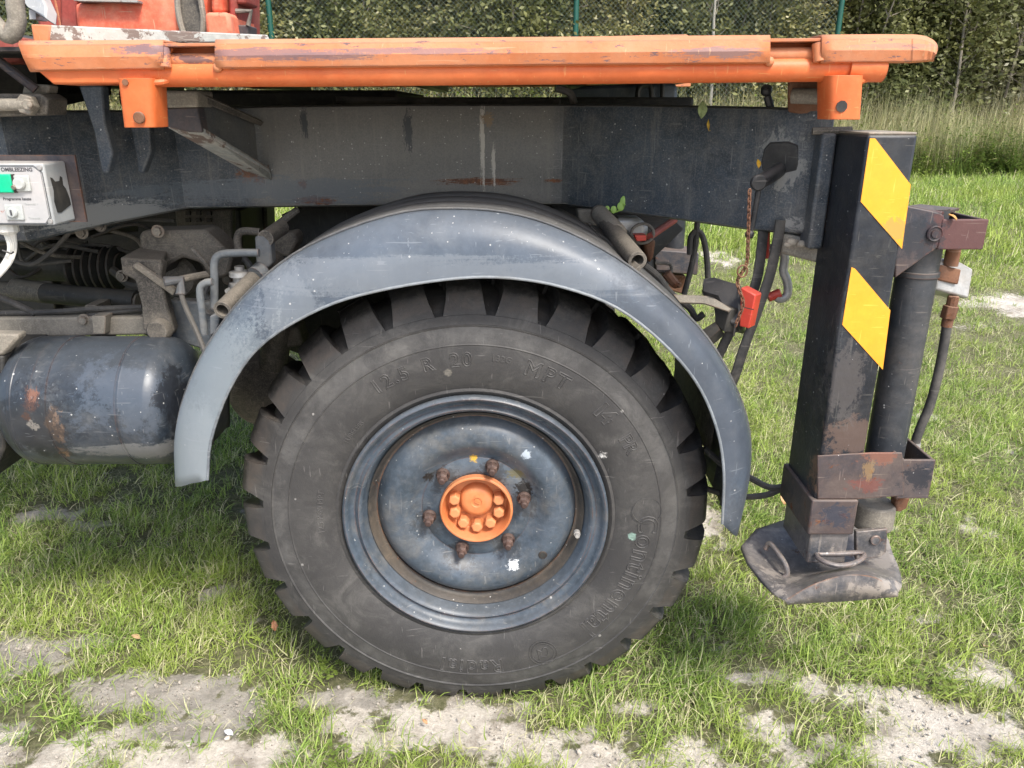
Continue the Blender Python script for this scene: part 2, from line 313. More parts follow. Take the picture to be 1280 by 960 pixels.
M_foot = paint('worn_foot_steel', mott=1.6, chip=(0.28, 0.25, 0.22), chip_amt=.46, chip_scale=9, base=(0.045, 0.052, 0.064), base2=(0.15, 0.14, 0.135), dust=(0.26, 0.22, 0.18), dust_amt=0.75, rust=0.52, speck=0.1, rough=0.38, edge=1.0, edge_col=(0.26, 0.13, 0.07), upd=0.3, bump=0.3, metal=0.2)
M_mech = paint('oily_brown_steel', (0.03, 0.028, 0.026), (0.09, 0.082, 0.07), dust=(0.2, 0.175, 0.14), dust_amt=0.65, rust=0.15, rough=0.65, edge=0.8, edge_col=(0.28, 0.25, 0.21), upd=0.6, grit=0.2)
M_mechl = paint('dusty_beige_steel', (0.15, 0.135, 0.11), (0.22, 0.2, 0.165), dust=(0.3, 0.27, 0.22), dust_amt=0.6, rust=0.15, rough=0.7, edge=0.6, upd=0.6, grit=0.2)
M_dark = paint('dark_machinery', (0.012, 0.013, 0.014), (0.03, 0.03, 0.028), dust=(0.09, 0.08, 0.065), dust_amt=0.5, rust=0.1, rough=0.6, edge=0.3, upd=0.5)
M_blue = paint('blue_grey_casting', (0.07, 0.085, 0.10), (0.13, 0.14, 0.145), dust=(0.22, 0.2, 0.17), dust_amt=0.5, rust=0.15, rough=0.6, edge=0.6, upd=0.4)
M_galv = paint('galvanised_steel', (0.30, 0.30, 0.29), (0.42, 0.42, 0.41), dust=(0.35, 0.3, 0.24), dust_amt=0.4, rust=0.2, rough=0.45, edge=0.3, metal=0.5, upd=0.3)
M_pale = paint('chipped_grey_steel', (0.28, 0.30, 0.29), (0.40, 0.40, 0.37), dust=(0.36, 0.32, 0.26), dust_amt=0.5, rust=0.28, rough=0.6, chip=(0.17, 0.13, 0.11), chip_amt=0.45, chip_scale=10, edge=0.7, upd=0.2)
M_hose = paint('rubber_hose', (0.03, 0.03, 0.03), (0.05, 0.048, 0.045), dust=(0.17, 0.155, 0.135), dust_amt=0.6, rust=0.0, rough=0.65, edge=0.0, upd=0.5)
M_plast = paint('black_plastic', (0.012, 0.012, 0.013), (0.02, 0.021, 0.023), dust=(0.14, 0.13, 0.12), dust_amt=0.25, rust=0.0, speck=0.1, rough=0.4, edge=0.4, edge_col=(0.1, 0.1, 0.1))
M_boxg = paint('pale_grey_plastic', mott=.25, base=(0.28, 0.30, 0.31), base2=(0.36, 0.38, 0.38), dust=(0.42, 0.36, 0.3), dust_amt=0.3, rust=0.0, rough=0.5, edge=0.4, edge_col=(0.35, 0.36, 0.36), upd=0.5, bump=0.08)
M_panel = paint('white_label_plate', mott=.25, base=(0.36, 0.36, 0.36), base2=(0.40, 0.395, 0.39), dust=(0.6, 0.5, 0.44), dust_amt=0.25, rust=0.0, rough=0.4, edge=0.0, upd=0.0, bump=0.03, spots=[(V(0, 264, -.03), .008, (0.3, 0.1, 0.06), (1, 1, 1))])
M_knob = paint('grey_button_plastic', mott=.25, base=(0.36, 0.38, 0.37), base2=(0.42, 0.44, 0.42), dust=(0.4, 0.36, 0.3), dust_amt=0.3, rust=0, rough=0.45, edge=0.3, edge_col=(0.7, 0.7, 0.68), upd=0.2, bump=0.05)
M_green = paint('green_button', mott=.25, base=(0.0, 0.40, 0.2), base2=(0.0, 0.46, 0.24), dust=(0.1, 0.4, 0.25), dust_amt=0.15, rust=0, rough=0.35, edge=0, upd=0.1, bump=0.03)
M_redp = paint('red_reflector_plastic', mott=.25, base=(0.42, 0.03, 0.02), base2=(0.5, 0.05, 0.03), dust=(0.36, 0.14, 0.11), dust_amt=0.3, rust=0, rough=0.35, edge=0.2, edge_col=(0.8, 0.3, 0.2), upd=0.3, bump=0.05)
M_yel = paint('yellow_reflective_sheet', mott=.25, base=(0.78, 0.30, 0.02), base2=(0.82, 0.35, 0.03), dust=(0.6, 0.4, 0.1), dust_amt=0.15, rust=0.1, rough=0.35, edge=0.0, upd=0, bump=0.05,
    spots=[(V(1120, 290, -.13), .03, (0.45, 0.27, 0.06), (1, 1, 1)), (V(1100, 442, -.13), .007, (0.04, 0.04, 0.04), (1, 1, 1)), (V(1085, 290, -.13), .016, (0.55, 0.35, 0.05), (1, 1, 1))])
M_cable = paint('white_cable', mott=.25, base=(0.6, 0.59, 0.55), base2=(0.66, 0.65, 0.6), dust=(0.35, 0.32, 0.27), dust_amt=0.4, rust=0, rough=0.5, edge=0, upd=0.4)
M_ink = paint('grey_ink', mott=.25, base=(0.05, 0.05, 0.055), base2=(0.09, 0.09, 0.1), dust_amt=0, rust=0, edge=0, upd=0, bump=0)
M_nut = paint('rusty_nut', (0.022, 0.014, 0.012), (0.045, 0.026, 0.022), dust=(0.12, 0.08, 0.065), dust_amt=0.4, rust=0.4, rough=0.55, edge=0.6, edge_col=(0.2, 0.12, 0.09), bump=0.4)
M_bolt_o = M_hub

def tyre_mat(worn=False):
    n = NT('tyre_lettering' if worn else 'tyre_rubber')
    col = n.mix(n.rng(n.noise(4, 6, 0.6), 0.35, 0.7), (0.034, 0.033, 0.033), (0.056, 0.054, 0.052))
    x = n.n('ShaderNodeSeparateXYZ'); n.set(x.inputs[0], n.co)
    cc = n.n('ShaderNodeCombineXYZ'); n.set(cc.inputs[0], x.outputs[0]); n.set(cc.inputs[2], x.outputs[2])
    sb = n.n('ShaderNodeVectorMath', operation='SUBTRACT'); n.set(sb.inputs[0], cc.outputs[0]); sb.inputs[1].default_value = (WC[0], 0, WC[2])
    ln = n.n('ShaderNodeVectorMath', operation='LENGTH'); n.set(ln.inputs[0], sb.outputs[0]); r = ln.outputs['Value']
    # scuffed ring where the sidewall bulges, rings of mould seams
    sc = n.math('MULTIPLY', n.rng(r, .455, .48), n.rng(r, .52, .50)); sc = n.math('MULTIPLY', sc, n.rng(n.noise(5, 6, 0.7), 0.35, 0.6))
    col = n.mix(n.math('MULTIPLY', sc, .5), col, (0.125, 0.122, 0.117))
    d = n.rng(n.noise(9, 9, 0.75, dist=1.0), 0.45, 0.72)
    col = n.mix(n.math('MULTIPLY', d, .42), col, (0.135, 0.13, 0.12))
    col = n.mix(n.math('MULTIPLY', n.rng(n.noise(26, 8, 0.75, dist=.6), 0.5, 0.7), .4), col, (0.028, 0.027, 0.027))
    col = n.mix(n.math('MULTIPLY', n.specks(30, .12, .8), .7), col, (0.3, 0.29, 0.27))
    # brown dried mud on the tread shoulder
    col = n.mix(n.math('MULTIPLY', n.math('MULTIPLY', n.rng(r, .535, .55), n.rng(n.noise(18, 5, .7), .3, .7)), .5), col, (0.085, 0.066, 0.053))
    col = n.mix(n.math('MULTIPLY', n.rng(r, .574, .586), .8), col, n.mix(n.rng(n.noise(50, 7, .8), .45, .6), (0.012, 0.012, 0.012), (0.05, 0.046, 0.042)))
    for c, rad, k in (((752, 572), .017, (.72, .7, .66)), ((758, 585), .011, (.72, .7, .66)), ((790, 671), .013, (.22, .33, .28)), ((560, 466), .012, (.15, .14, .12)), ((885, 670), .01, (.1, .1, .1))):
        col = n.mix(n.spot(V(c[0], c[1], 0), rad, .45), col, k)
    col = n.mix(n.math('MULTIPLY', n.rng(n.noise(6, 10, .8, dist=1.2), .5, .58), .45), col, (0.033, 0.032, 0.032))
    # scratches
    s1 = n.rng(n.noise(30, 3, .5, sc=(6, 1, .5), dist=.2), .69, .72); s2 = n.rng(n.noise(25, 3, .5, sc=(.4, 1, 5), dist=.2), .70, .73)
    col = n.mix(n.math('MULTIPLY', n.math('MAXIMUM', s1, s2), .35), col, (0.2, 0.19, 0.18))
    h = n.math('ADD', n.math('MULTIPLY', n.noise(260, 4, .7), .5), n.noise(45, 6, .7))
    n.bump(h, .35, .003)
    if worn: col = n.mix(n.rng(n.noise(22, 6, .7), .3, .6, .0, .35), col, (0.095, 0.092, 0.088))
    return n.done(col, .6, 0, .38)

# ------------------------------------------------------------------ ground
def sstep(a, b, x):
    t = np.clip((x - a) / (b - a), 0, 1); return t * t * (3 - 2 * t)
def gz(x, y):
    """terrain height: flat by the truck, gentle rise to the fence"""
    z = 0.62 * sstep(1.8, 9.5, y) + 0.12 * sstep(9.5, 14, y)
    return z
def noi(x, y, s, seed=0): return noise.noise(Vector((x * s + seed * 13.7, y * s - seed * 7.1, seed * 3.3)))
def ground_at(px, py):
    y = -1.0
    for _ in range(4000):
        p = at(px, py, y)
        if p.z <= float(gz(p.x, p.y)): return p.x, p.y
        y += 0.01
    return p.x, p.y
# bare places: photo position, half size in metres, strength, kind (0 dark soil, 1 pale sand)
BARE = []
for px, py, rx, ry, k, st in [(20, 818, .10, .07, 0, .9), (175, 865, .26, .09, 0, 1.0), (240, 905, .17, .07, .35, 1.0), (150, 920, .12, .05, .5, .8), (60, 945, .17, .06, .9, .8), (200, 945, .14, .04, .7, .9), (295, 880, .1, .09, .2, .9),
        (120, 800, .08, .03, 0, .9), (265, 740, .05, .03, 0, .7), (420, 872, .13, .04, .3, .8), (330, 940, .12, .05, .9, .9), (470, 930, .16, .05, .9, .8), (560, 900, .14, .05, .9, .8), (430, 905, .07, .04, .8, .8),
        (640, 925, .20, .06, 1, .9), (740, 945, .18, .05, 1, .9), (620, 885, .12, .03, .9, .6), (850, 945, .1, .05, .9, .7), (1060, 940, .23, .09, 1, 1), (1180, 910, .26, .10, 1, 1), (1110, 870, .16, .07, 1, 1), (1250, 850, .13, .08, 1, .95), (960, 915, .1, .08, .8, .7),
        (1010, 855, .04, .04, .5, .5), (945, 850, .07, .03, .6, .6), (1160, 770, .06, .03, .5, .6), (1262, 385, .2, .3, .5, .9), (1200, 412, .12, .08, .5, .5), (900, 322, .22, .2, .5, .6), (1160, 520, .1, .09, .6, .6),
        (1240, 665, .09, .07, .7, .75), (890, 655, .09, .13, .7, .9), (1120, 660, .09, .05, .5, .6), (60, 640, .1, .05, 0, .7), (115, 655, .09, .03, 0, .8), (210, 680, .08, .03, 0, .7), (320, 640, .06, .05, 0, .6), (120, 730, .09, .03, 0, .6), (1080, 800, .05, .04, .5, .4), (800, 880, .1, .03, .7, .5)]:
    gx, gy = ground_at(px, py); BARE.append((gx, gy, rx, ry, k, st))
def bare(x, y):
    """(bareness 0..1, sandiness 0..1) at ground x, y"""
    n1 = noi(x, y, 3.5, 1) * .5 + noi(x, y, 9, 2) * .5 + noi(x, y, 22, 3) * .55
    b = 0.0; s = 0.45
    for gx, gy, rx, ry, k, st in BARE:
        dx = (x - gx) / rx; dy = (y - gy) / ry; q = dx * dx + dy * dy
        if q < 6:
            v = st * max(0.0, min(1.0, (1.3 - math.sqrt(q) + n1 * 1.6)))
            if v > b: b = v; s = k
    b = max(b, max(0, (n1 - .52) * 2.0) * (1 if y < 3 else .6))
    if y < -0.08: b = max(b, min(1, (-0.08 - y) * 2.0 + n1 * .9))
    if y < -0.12: s = max(s, .8)
    return b, (min(1.0, s + .2) if s > .45 else s)

def ground():
    xs = np.concatenate([np.linspace(-400, -14, 14), np.linspace(-12, -2.6, 30), np.arange(-2.5, 2.5, .03), np.linspace(2.6, 12, 30), np.linspace(14, 400, 14)])
    ys = np.concatenate([np.array([-300, -60, -20, -8, -4, -2, -1.3]), np.arange(-.9, 2.5, .03), np.linspace(2.6, 14, 70), np.array([18, 30, 60, 150, 500])])
    nx, ny = len(xs), len(ys); v = []; col = []
    for y in ys:
        for x in xs:
            near = -3 < x < 3 and -1.2 < y < 2.6
            b, s = bare(float(x), float(y)) if (-13 < x < 13 and y < 14) else (0.0, .4)
            h = float(gz(x, y))
            if near: h += noi(x, y, 2.0, 5) * .012 + noi(x, y, 9, 6) * .010 + noi(x, y, 30, 7) * .006 - .006
            v.append((x, y, h - .004)); col.append((b, s, 0, 1))
    f = [(j * nx + i, j * nx + i + 1, (j + 1) * nx + i + 1, (j + 1) * nx + i) for j in range(ny - 1) for i in range(nx - 1)]
    me = bpy.data.meshes.new('ground'); me.from_pydata(v, [], f)
    a = me.color_attributes.new('soil', 'FLOAT_COLOR', 'POINT'); a.data.foreach_set('color', np.array(col, dtype=np.float32).ravel())
    for p in me.polygons: p.use_smooth = True
    o = bpy.data.objects.new('ground', me); C.objects.link(o)
    n = NT('soil'); at_ = n.n('ShaderNodeAttribute', attribute_name='soil'); sp = n.n('ShaderNodeSeparateColor'); n.set(sp.inputs[0], at_.outputs['Color'])
    nz = n.noise(14, 8, .7); sand = n.mix(n.rng(n.noise(90, 6, .8), .35, .65), (0.50, 0.45, 0.38), (0.68, 0.63, 0.55))
    sand = n.mix(n.rng(n.noise(7, 6, .7), .45, .7), sand, (0.27, 0.235, 0.19))
    soil = n.mix(n.rng(nz, .3, .7), (0.25, 0.23, 0.195), (0.46, 0.425, 0.37))
    g = n.mix(n.rng(n.noise(60, 5, .7), .3, .7), (0.085, 0.09, 0.04), (0.20, 0.19, 0.11))
    hf = n.math('MULTIPLY', n.math('SUBTRACT', n.noise(35, 9, .8), .5), 1.5)
    bb = n.mix(n.rng(n.math('ADD', sp.outputs[1], n.math('ADD', n.math('MULTIPLY', n.math('SUBTRACT', nz, .5), 1.6), hf)), .3, .75), soil, sand)
    bb = n.mix(n.math('MULTIPLY', n.specks(110, .28, .55), .8), bb, (0.13, 0.11, 0.085))
    bb = n.mix(n.math('MULTIPLY', n.specks(70, .22, .8), .8), bb, (0.5, 0.48, 0.44))
    c = n.mix(n.rng(n.math('ADD', sp.outputs[0], hf), .15, .4), g, bb)
    n.bump(n.math('ADD', n.noise(60, 7, .8), n.math('MULTIPLY', n.noise(300, 3, .8), .5)), .8, .012)
    me.materials.append(n.done(c, .95, 0, .2)); tag(o, kind='structure'); return o
ground()

# ------------------------------------------------------------------ vegetation helpers
def leaf_mat(name, a, b, c, attr=True, rough=.55, trans=.25, wscale=.9):
    n = NT(name); vc = n.n('ShaderNodeAttribute', attribute_name='tone'); sp = n.n('ShaderNodeSeparateColor'); n.set(sp.inputs[0], vc.outputs['Color'])
    g = n.n('ShaderNodeNewGeometry'); nz = n.noise(wscale, 4, .6, co=g.outputs['Position'])
    col = n.mix(sp.outputs[0], a, b); col = n.mix(n.math('MULTIPLY', n.rng(nz, .35, .65), .5), col, tuple(x * y for x, y in zip(b, (1.15, 1.0, .9))))
    col = n.mix(sp.outputs[1], col, c)
    n.done(col, rough, 0, .35)
    tr = n.n('ShaderNodeBsdfTranslucent'); n.set(tr.inputs[0], col); mx = n.n('ShaderNodeMixShader'); mx.inputs[0].default_value = trans
    out = n.t.nodes['Material Output']; n.set(mx.inputs[1], n.b.outputs[0]); n.set(mx.inputs[2], tr.outputs[0]); n.set(out.inputs[0], mx.outputs[0])
    return n.m
def np_mesh(name, verts, quads_or_tris, tone, mat):
    """verts (N,3), faces (M,k) one k, tone (N,3)"""
    me = bpy.data.meshes.new(name); N = len(verts); Mf, k = quads_or_tris.shape
    me.vertices.add(N); me.vertices.foreach_set('co', verts.astype(np.float32).ravel())
    me.loops.add(Mf * k); me.loops.foreach_set('vertex_index', quads_or_tris.astype(np.int32).ravel())
    me.polygons.add(Mf); me.polygons.foreach_set('loop_start', np.arange(0, Mf * k, k, dtype=np.int32))
    me.update(calc_edges=True)
    a = me.color_attributes.new('tone', 'FLOAT_COLOR', 'POINT'); t = np.ones((N, 4), np.float32); t[:, :3] = tone; a.data.foreach_set('color', t.ravel())
    me.materials.append(mat); me.validate(); return me
def blades(n, rad, lmin, lmax, width, lean, dry, seg=3, seedstalk=0.0, curl=1.0):
    """bundle of n grass blades; returns verts, tris, tone"""
    bx = rng.normal(0, rad, n); by = rng.normal(0, rad, n); L = rng.uniform(lmin, lmax, n); az = rng.uniform(0, 2 * PI, n)
    ln = np.abs(rng.normal(lean, lean * .6, n)); w = width * rng.uniform(.6, 1.3, n)
    V_, T_, K_ = [], [], []
    isdry = rng.random(n) < dry; tone = rng.random(n)
    ts = np.linspace(0, 1, seg + 1)
    for j, t in enumerate(ts):
        ang = ln * (.35 + curl * t); hor = L * t * np.sin(ang); ver = L * t * np.cos(ang)
        cx = bx + np.cos(az) * hor; cy = by + np.sin(az) * hor; cz = ver - .006
        ww = w * (1 - t) ** .6 * .5
        px, py = -np.sin(az + .6) * ww, np.cos(az + .6) * ww
        V_.append(np.stack([cx - px, cy - py, cz], 1))
        if j < seg: V_.append(np.stack([cx + px, cy + py, cz], 1))
    N = n; idx = lambda j, side: (j * 2 + side) * N + np.arange(N)
    for j in range(seg):
        if j < seg - 1:
            a, b, c, d = idx(j, 0), idx(j, 1), idx(j + 1, 1), idx(j + 1, 0); T_ += [np.stack([a, b, c], 1), np.stack([a, c, d], 1)]
        else: T_.append(np.stack([idx(j, 0), idx(j, 1), idx(j + 1, 0)], 1))
    v = np.concatenate(V_); k = np.stack([np.tile(tone, 2 * seg + 1), np.tile(isdry * rng.uniform(.5, 1, n), 2 * seg + 1), np.zeros(len(v))], 1)
    return v, np.concatenate(T_), k
M_grass = leaf_mat('grass_blade', (0.125, 0.23, 0.04), (0.38, 0.50, 0.12), (0.62, 0.57, 0.36), rough=.45, trans=.3, wscale=1.2)
M_straw = leaf_mat('dry_straw', (0.32, 0.34, 0.15), (0.54, 0.51, 0.32), (0.20, 0.22, 0.08), rough=.7, trans=.25)
M_weed = leaf_mat('weed_leaf', (0.07, 0.13, 0.025), (0.18, 0.25, 0.05), (0.3, 0.28, 0.13), rough=.5, trans=.3)

def scatter(name, pts, rots, scl, idx, objs, kind='stuff', label=None, cat=None):
    """one object that instances the given source meshes on its own points (geometry nodes)"""
    coll = bpy.data.collections.new(name + '_sources')
    for k, me in enumerate(objs):
        o = bpy.data.objects.new('%s_source_%02d' % (name, k), me); coll.objects.link(o)
    me = bpy.data.meshes.new(name); N = len(pts); me.vertices.add(N); me.vertices.foreach_set('co', np.asarray(pts, np.float32).ravel())
    for nm, typ, arr, key in (('rot', 'FLOAT_VECTOR', rots, 'vector'), ('scl', 'FLOAT', scl, 'value'), ('idx', 'INT', idx, 'value')):
        a = me.attributes.new(nm, typ, 'POINT'); a.data.foreach_set(key, np.asarray(arr, np.int32 if typ == 'INT' else np.float32).ravel())
    o = bpy.data.objects.new(name, me); C.objects.link(o)
    g = bpy.data.node_groups.new(name + '_nodes', 'GeometryNodeTree')
    g.interface.new_socket('Geometry', in_out='INPUT', socket_type='NodeSocketGeometry'); g.interface.new_socket('Geometry', in_out='OUTPUT', socket_type='NodeSocketGeometry')
    gi, go = g.nodes.new('NodeGroupInput'), g.nodes.new('NodeGroupOutput')
    ci = g.nodes.new('GeometryNodeCollectionInfo'); ci.inputs['Collection'].default_value = coll; ci.inputs['Separate Children'].default_value = True; ci.inputs['Reset Children'].default_value = True
    ip = g.nodes.new('GeometryNodeInstanceOnPoints'); ip.inputs['Pick Instance'].default_value = True
    def na(nm, t):
        x = g.nodes.new('GeometryNodeInputNamedAttribute'); x.data_type = t; x.inputs['Name'].default_value = nm
        return [s for s in x.outputs if s.enabled and s.name == 'Attribute'][0]
    L = g.links.new
    L(gi.outputs[0], ip.inputs['Points']); L(ci.outputs[0], ip.inputs['Instance']); L(na('idx', 'INT'), ip.inputs['Instance Index'])
    e2r = g.nodes.new('FunctionNodeEulerToRotation'); L(na('rot', 'FLOAT_VECTOR'), e2r.inputs[0]); L(e2r.outputs[0], ip.inputs['Rotation'])
    L(na('scl', 'FLOAT'), ip.inputs['Scale']); L(ip.outputs[0], go.inputs[0])
    m = o.modifiers.new('scatter', 'NODES'); m.node_group = g
    tag(o, label, cat, kind=kind); return o

def lawn():
    src = []
    for k in range(6): src.append(np_mesh('turf_%d' % k, *blades(26, .024, .03, .078, .0030, .85, .16), M_grass))
    for k in range(3): src.append(np_mesh('turf_dry_%d' % k, *blades(18, .03, .03, .085, .0028, 1.25, .75), M_grass))
    for k in range(3): src.append(np_mesh('turf_long_%d' % k, *blades(20, .018, .05, .105, .0036, .8, .10), M_grass))
    for k in range(3): src.append(np_mesh('turf_far_%d' % k, *blades(30, .05, .05, .11, .006, .5, .12), M_grass))
    P, Ro, Sc, Ix = [], [], [], []
    def zone(x0, x1, y0, y1, dens, far=False, sc=1.0):
        n = int((x1 - x0) * (y1 - y0) * dens)
        X = rng.uniform(x0, x1, n); Y = rng.uniform(y0, y1, n); U = rng.random(n)
        for x, y, u in zip(X, Y, U):
            if far and abs(x) > 3.6 + (y + 1.7) * 1.1: continue
            if (x + .092) ** 2 < .15 ** 2 and .03 < y < .3: continue
            b, s = bare(x, y)
            if u < min(1, b * 1.35) * .96: continue
            cl = noi(x, y, 5, 9) * .5 + noi(x, y, 1.3, 11) * .5
            if u > 1.0 + cl * .9: continue
            P.append((x, y, float(gz(x, y)) + (noi(x, y, 2.0, 5) * .012 if y < 2.6 else 0)))
            Ro.append((rng.normal(0, .25), rng.normal(0, .25), rng.uniform(0, 6.28)))
            thin = 1 - .45 * min(1, b * 1.5)
            Sc.append(sc * thin * rng.uniform(.7, 1.25) * (1 + .35 * cl))
            if far: Ix.append(12 + int(rng.integers(0, 3)))
            else:
                q = rng.random(); Ix.append(int(rng.integers(0, 6)) if q < .68 - .3 * b else (6 + int(rng.integers(0, 3)) if q < .9 else 9 + int(rng.integers(0, 3))))
    zone(-3.2, 3.2, -.9, 1.0, 720)
    zone(-4.5, 4.5, 1.0, 2.6, 480, sc=1.05)
    zone(-10, 9, 2.6, 5.0, 230, False, 1.25)
    zone(-16, 13, 5.0, 9.6, 110, True, 1.35)
    scatter('grass', P, Ro, Sc, Ix, src, label='short green meadow grass with sandy bare patches around the truck wheel', cat='grass')
lawn()

def clods():
    src = []
    for k in range(5):
        mb = MB().ball((0, 0, 0), 1, 7, 5); v = np.array([Vector(p) * (1 + .5 * noise.noise(Vector(p) * 1.7 + Vector((k * 9, 0, 0)))) for p in mb.v]) * np.array([1, .8, .6])
        me = bpy.data.meshes.new('clod'); me.from_pydata([tuple(p) for p in v], [], mb.f); me.materials.append(M_clod if k < 3 else M_clod2); src.append(me)
    P, Ro, Sc, Ix = [], [], [], []
    for x, y in zip(rng.uniform(-1.6, 1.8, 60000), rng.uniform(-.6, 1.4, 60000)):
        b, s_ = bare(x, y)
        if b < .25 or rng.random() > b * .5: continue
        if rng.random() < .35 * s_: continue
        big = rng.random() < .05
        if rng.random() > .55 + .45 * noi(x, y, 6, 21): continue
        P.append((x, y, float(gz(x, y)) - .003 + noi(x, y, 2.0, 5) * .012 + noi(x, y, 9, 6) * .010)); Ro.append(tuple(rng.uniform(0, 6.3, 3))); Sc.append(rng.uniform(.006, .014) * (1 - .35 * s_) if big else rng.uniform(.0015, .005)); Ix.append(int(rng.integers(0, 3)) if s_ < .55 else int(rng.integers(1, 5)))
    scatter('soil_crumbs', P, Ro, Sc, Ix, src, label='loose crumbs of soil and sand on the bare ground patches', cat='soil crumbs')
n = NT('soil_clod'); M_clod = n.done(n.mix(n.rng(n.noise(3, 4, .7), .3, .7), (0.22, 0.195, 0.165), (0.42, 0.385, 0.33)), .95, 0, .1)
n = NT('sand_clod'); M_clod2 = n.done(n.mix(n.rng(n.noise(3, 4, .7), .3, .7), (0.34, 0.30, 0.25), (0.55, 0.5, 0.44)), .95, 0, .1)
clods()

def clover():
    src = []
    for k in range(3):
        vs, fs, tn = [], [], []; o = 0
        for st in range(7):
            cx, cy = rng.normal(0, .018, 2); h = rng.uniform(.02, .045); a0 = rng.uniform(0, 6.3); tl = rng.uniform(-.3, .3, 2); q = rng.uniform(.3, 1)
            for j in range(3):
                a = a0 + j * 2.09; l = rng.uniform(.008, .013); d = np.array([math.cos(a), math.sin(a), tl[0]]); e = np.array([-math.sin(a), math.cos(a), tl[1]]); c0 = np.array([cx, cy, h])
                vs += [c0, c0 + d * l * .55 + e * l * .42, c0 + d * l + e * l * .22, c0 + d * l - e * l * .22, c0 + d * l * .55 - e * l * .42]; fs.append((o, o + 1, o + 2, o + 3, o + 4)); o += 5; tn += [(q, 0, 0)] * 5
        src.append(np_mesh('clover_%d' % k, np.array(vs), np.array(fs), np.array(tn), M_weed))
    P, Ro, Sc, Ix = [], [], [], []
    for x, y in zip(rng.uniform(-2.2, 2.4, 9000), rng.uniform(-.5, 3.0, 9000)):
        if noi(x, y, 2.2, 41) + .45 * noi(x, y, 9, 42) < .42 or rng.random() < .6 or bare(x, y)[0] > .15: continue
        P.append((x, y, float(gz(x, y)) + .004)); Ro.append((rng.normal(0, .2), rng.normal(0, .2), rng.uniform(0, 6.3))); Sc.append(rng.uniform(.6, 1.05)); Ix.append(int(rng.integers(0, 3)))
    scatter('clover', P, Ro, Sc, Ix, src, label='small patches of clover leaves low in the meadow grass', cat='clover')
clover()

def weeds():
    src = [np_mesh('tall_%d' % k, *blades(34, .12, .7, 1.35, .010, .24, .15, seg=4, curl=1.3), M_straw) for k in range(4)]
    P, Ro, Sc, Ix = [], [], [], []
    n = 0
    while n < 1750:
        x = rng.uniform(-14, 13); y = rng.uniform(9.5, 11.6)
        if rng.random() > .15 + .75 * ((y - 9.5) / 2) * (.6 + .8 * (noi(x, y, .7, 31) + .4)): continue
        P.append((x, y, float(gz(x, y)))); Ro.append((0, 0, rng.uniform(0, 6.3))); Sc.append(rng.uniform(.65, 1.15) * (.8 + .25 * (y - 9.5) / 2)); Ix.append(int(rng.integers(0, 4))); n += 1
    scatter('dry_tall_grass', P, Ro, Sc, Ix, src, label='tall straw coloured dry grass in front of the hedge', cat='tall grass')
    # leafy green weeds: stalk with leaves
    src = []
    for k in range(4):
        vs, fs, tn = [], [], []; o = 0
        for st in range(9):
            bx, by = rng.normal(0, .12, 2); H = rng.uniform(.35, .85); az = rng.uniform(0, 6.3); le = rng.uniform(.03, .2)
            for j in range(26):
                t = (j + 1) / 26; cx = bx + math.cos(az) * le * H * t; cy = by + math.sin(az) * le * H * t; cz = H * t
                a = rng.uniform(0, 6.3); l = rng.uniform(.05, .10) * (1.15 - t * .6); wv = l * .22; dn = rng.uniform(-.4, .5)
                d = np.array([math.cos(a), math.sin(a), dn]); s_ = np.array([-math.sin(a), math.cos(a), 0])
                c0 = np.array([cx, cy, cz]); vs += [c0, c0 + d * l * .5 + s_ * wv, c0 + d * l, c0 + d * l * .5 - s_ * wv]; fs.append((o, o + 1, o + 2, o + 3)); o += 4
                q = rng.random(); tn += [(q, 0.0 if rng.random() > .06 else .8, 0)] * 4
        src.append(np_mesh('leafy_%d' % k, np.array(vs), np.array(fs), np.array(tn), M_weed))
    v, f, t = blades(40, .12, .3, .6, .012, .45, .05, seg=4); src.append(np_mesh('leafy_grass', v, f, t, M_weed))
    P, Ro, Sc, Ix = [], [], [], []
    for _ in range(1750):
        x = rng.uniform(-14, 13); y = 9.25 + abs(rng.normal(0, .9))
        P.append((x, y, float(gz(x, y)))); Ro.append((0, 0, rng.uniform(0, 6.3))); Sc.append(rng.uniform(.6, 1.3) * (1 + .5 * noi(x, y, .6, 33))); Ix.append(int(rng.integers(0, 5)))
    scatter('green_weeds', P, Ro, Sc, Ix, src, label='leafy green weeds along the foot of the hedge', cat='weeds')
weeds()

M_leafA = leaf_mat('shrub_leaf_yellow', (0.10, 0.115, 0.035), (0.28, 0.27, 0.11), (0.5, 0.47, 0.3), trans=.3)
M_leafB = leaf_mat('shrub_leaf_green', (0.065, 0.08, 0.03), (0.17, 0.185, 0.065), (0.30, 0.31, 0.15), trans=.3)
M_leafC = leaf_mat('shrub_leaf_pale', (0.10, 0.11, 0.06), (0.26, 0.27, 0.16), (0.5, 0.49, 0.36), trans=.3)
M_bark = paint('bark', (0.15, 0.13, 0.105), (0.24, 0.21, 0.17), dust_amt=.2, rust=0, edge=0, upd=0, rough=.9)
M_birch = paint('pale_bark', (0.38, 0.36, 0.32), (0.28, 0.26, 0.22), dust_amt=.2, rust=0, edge=0, upd=0, rough=.8)

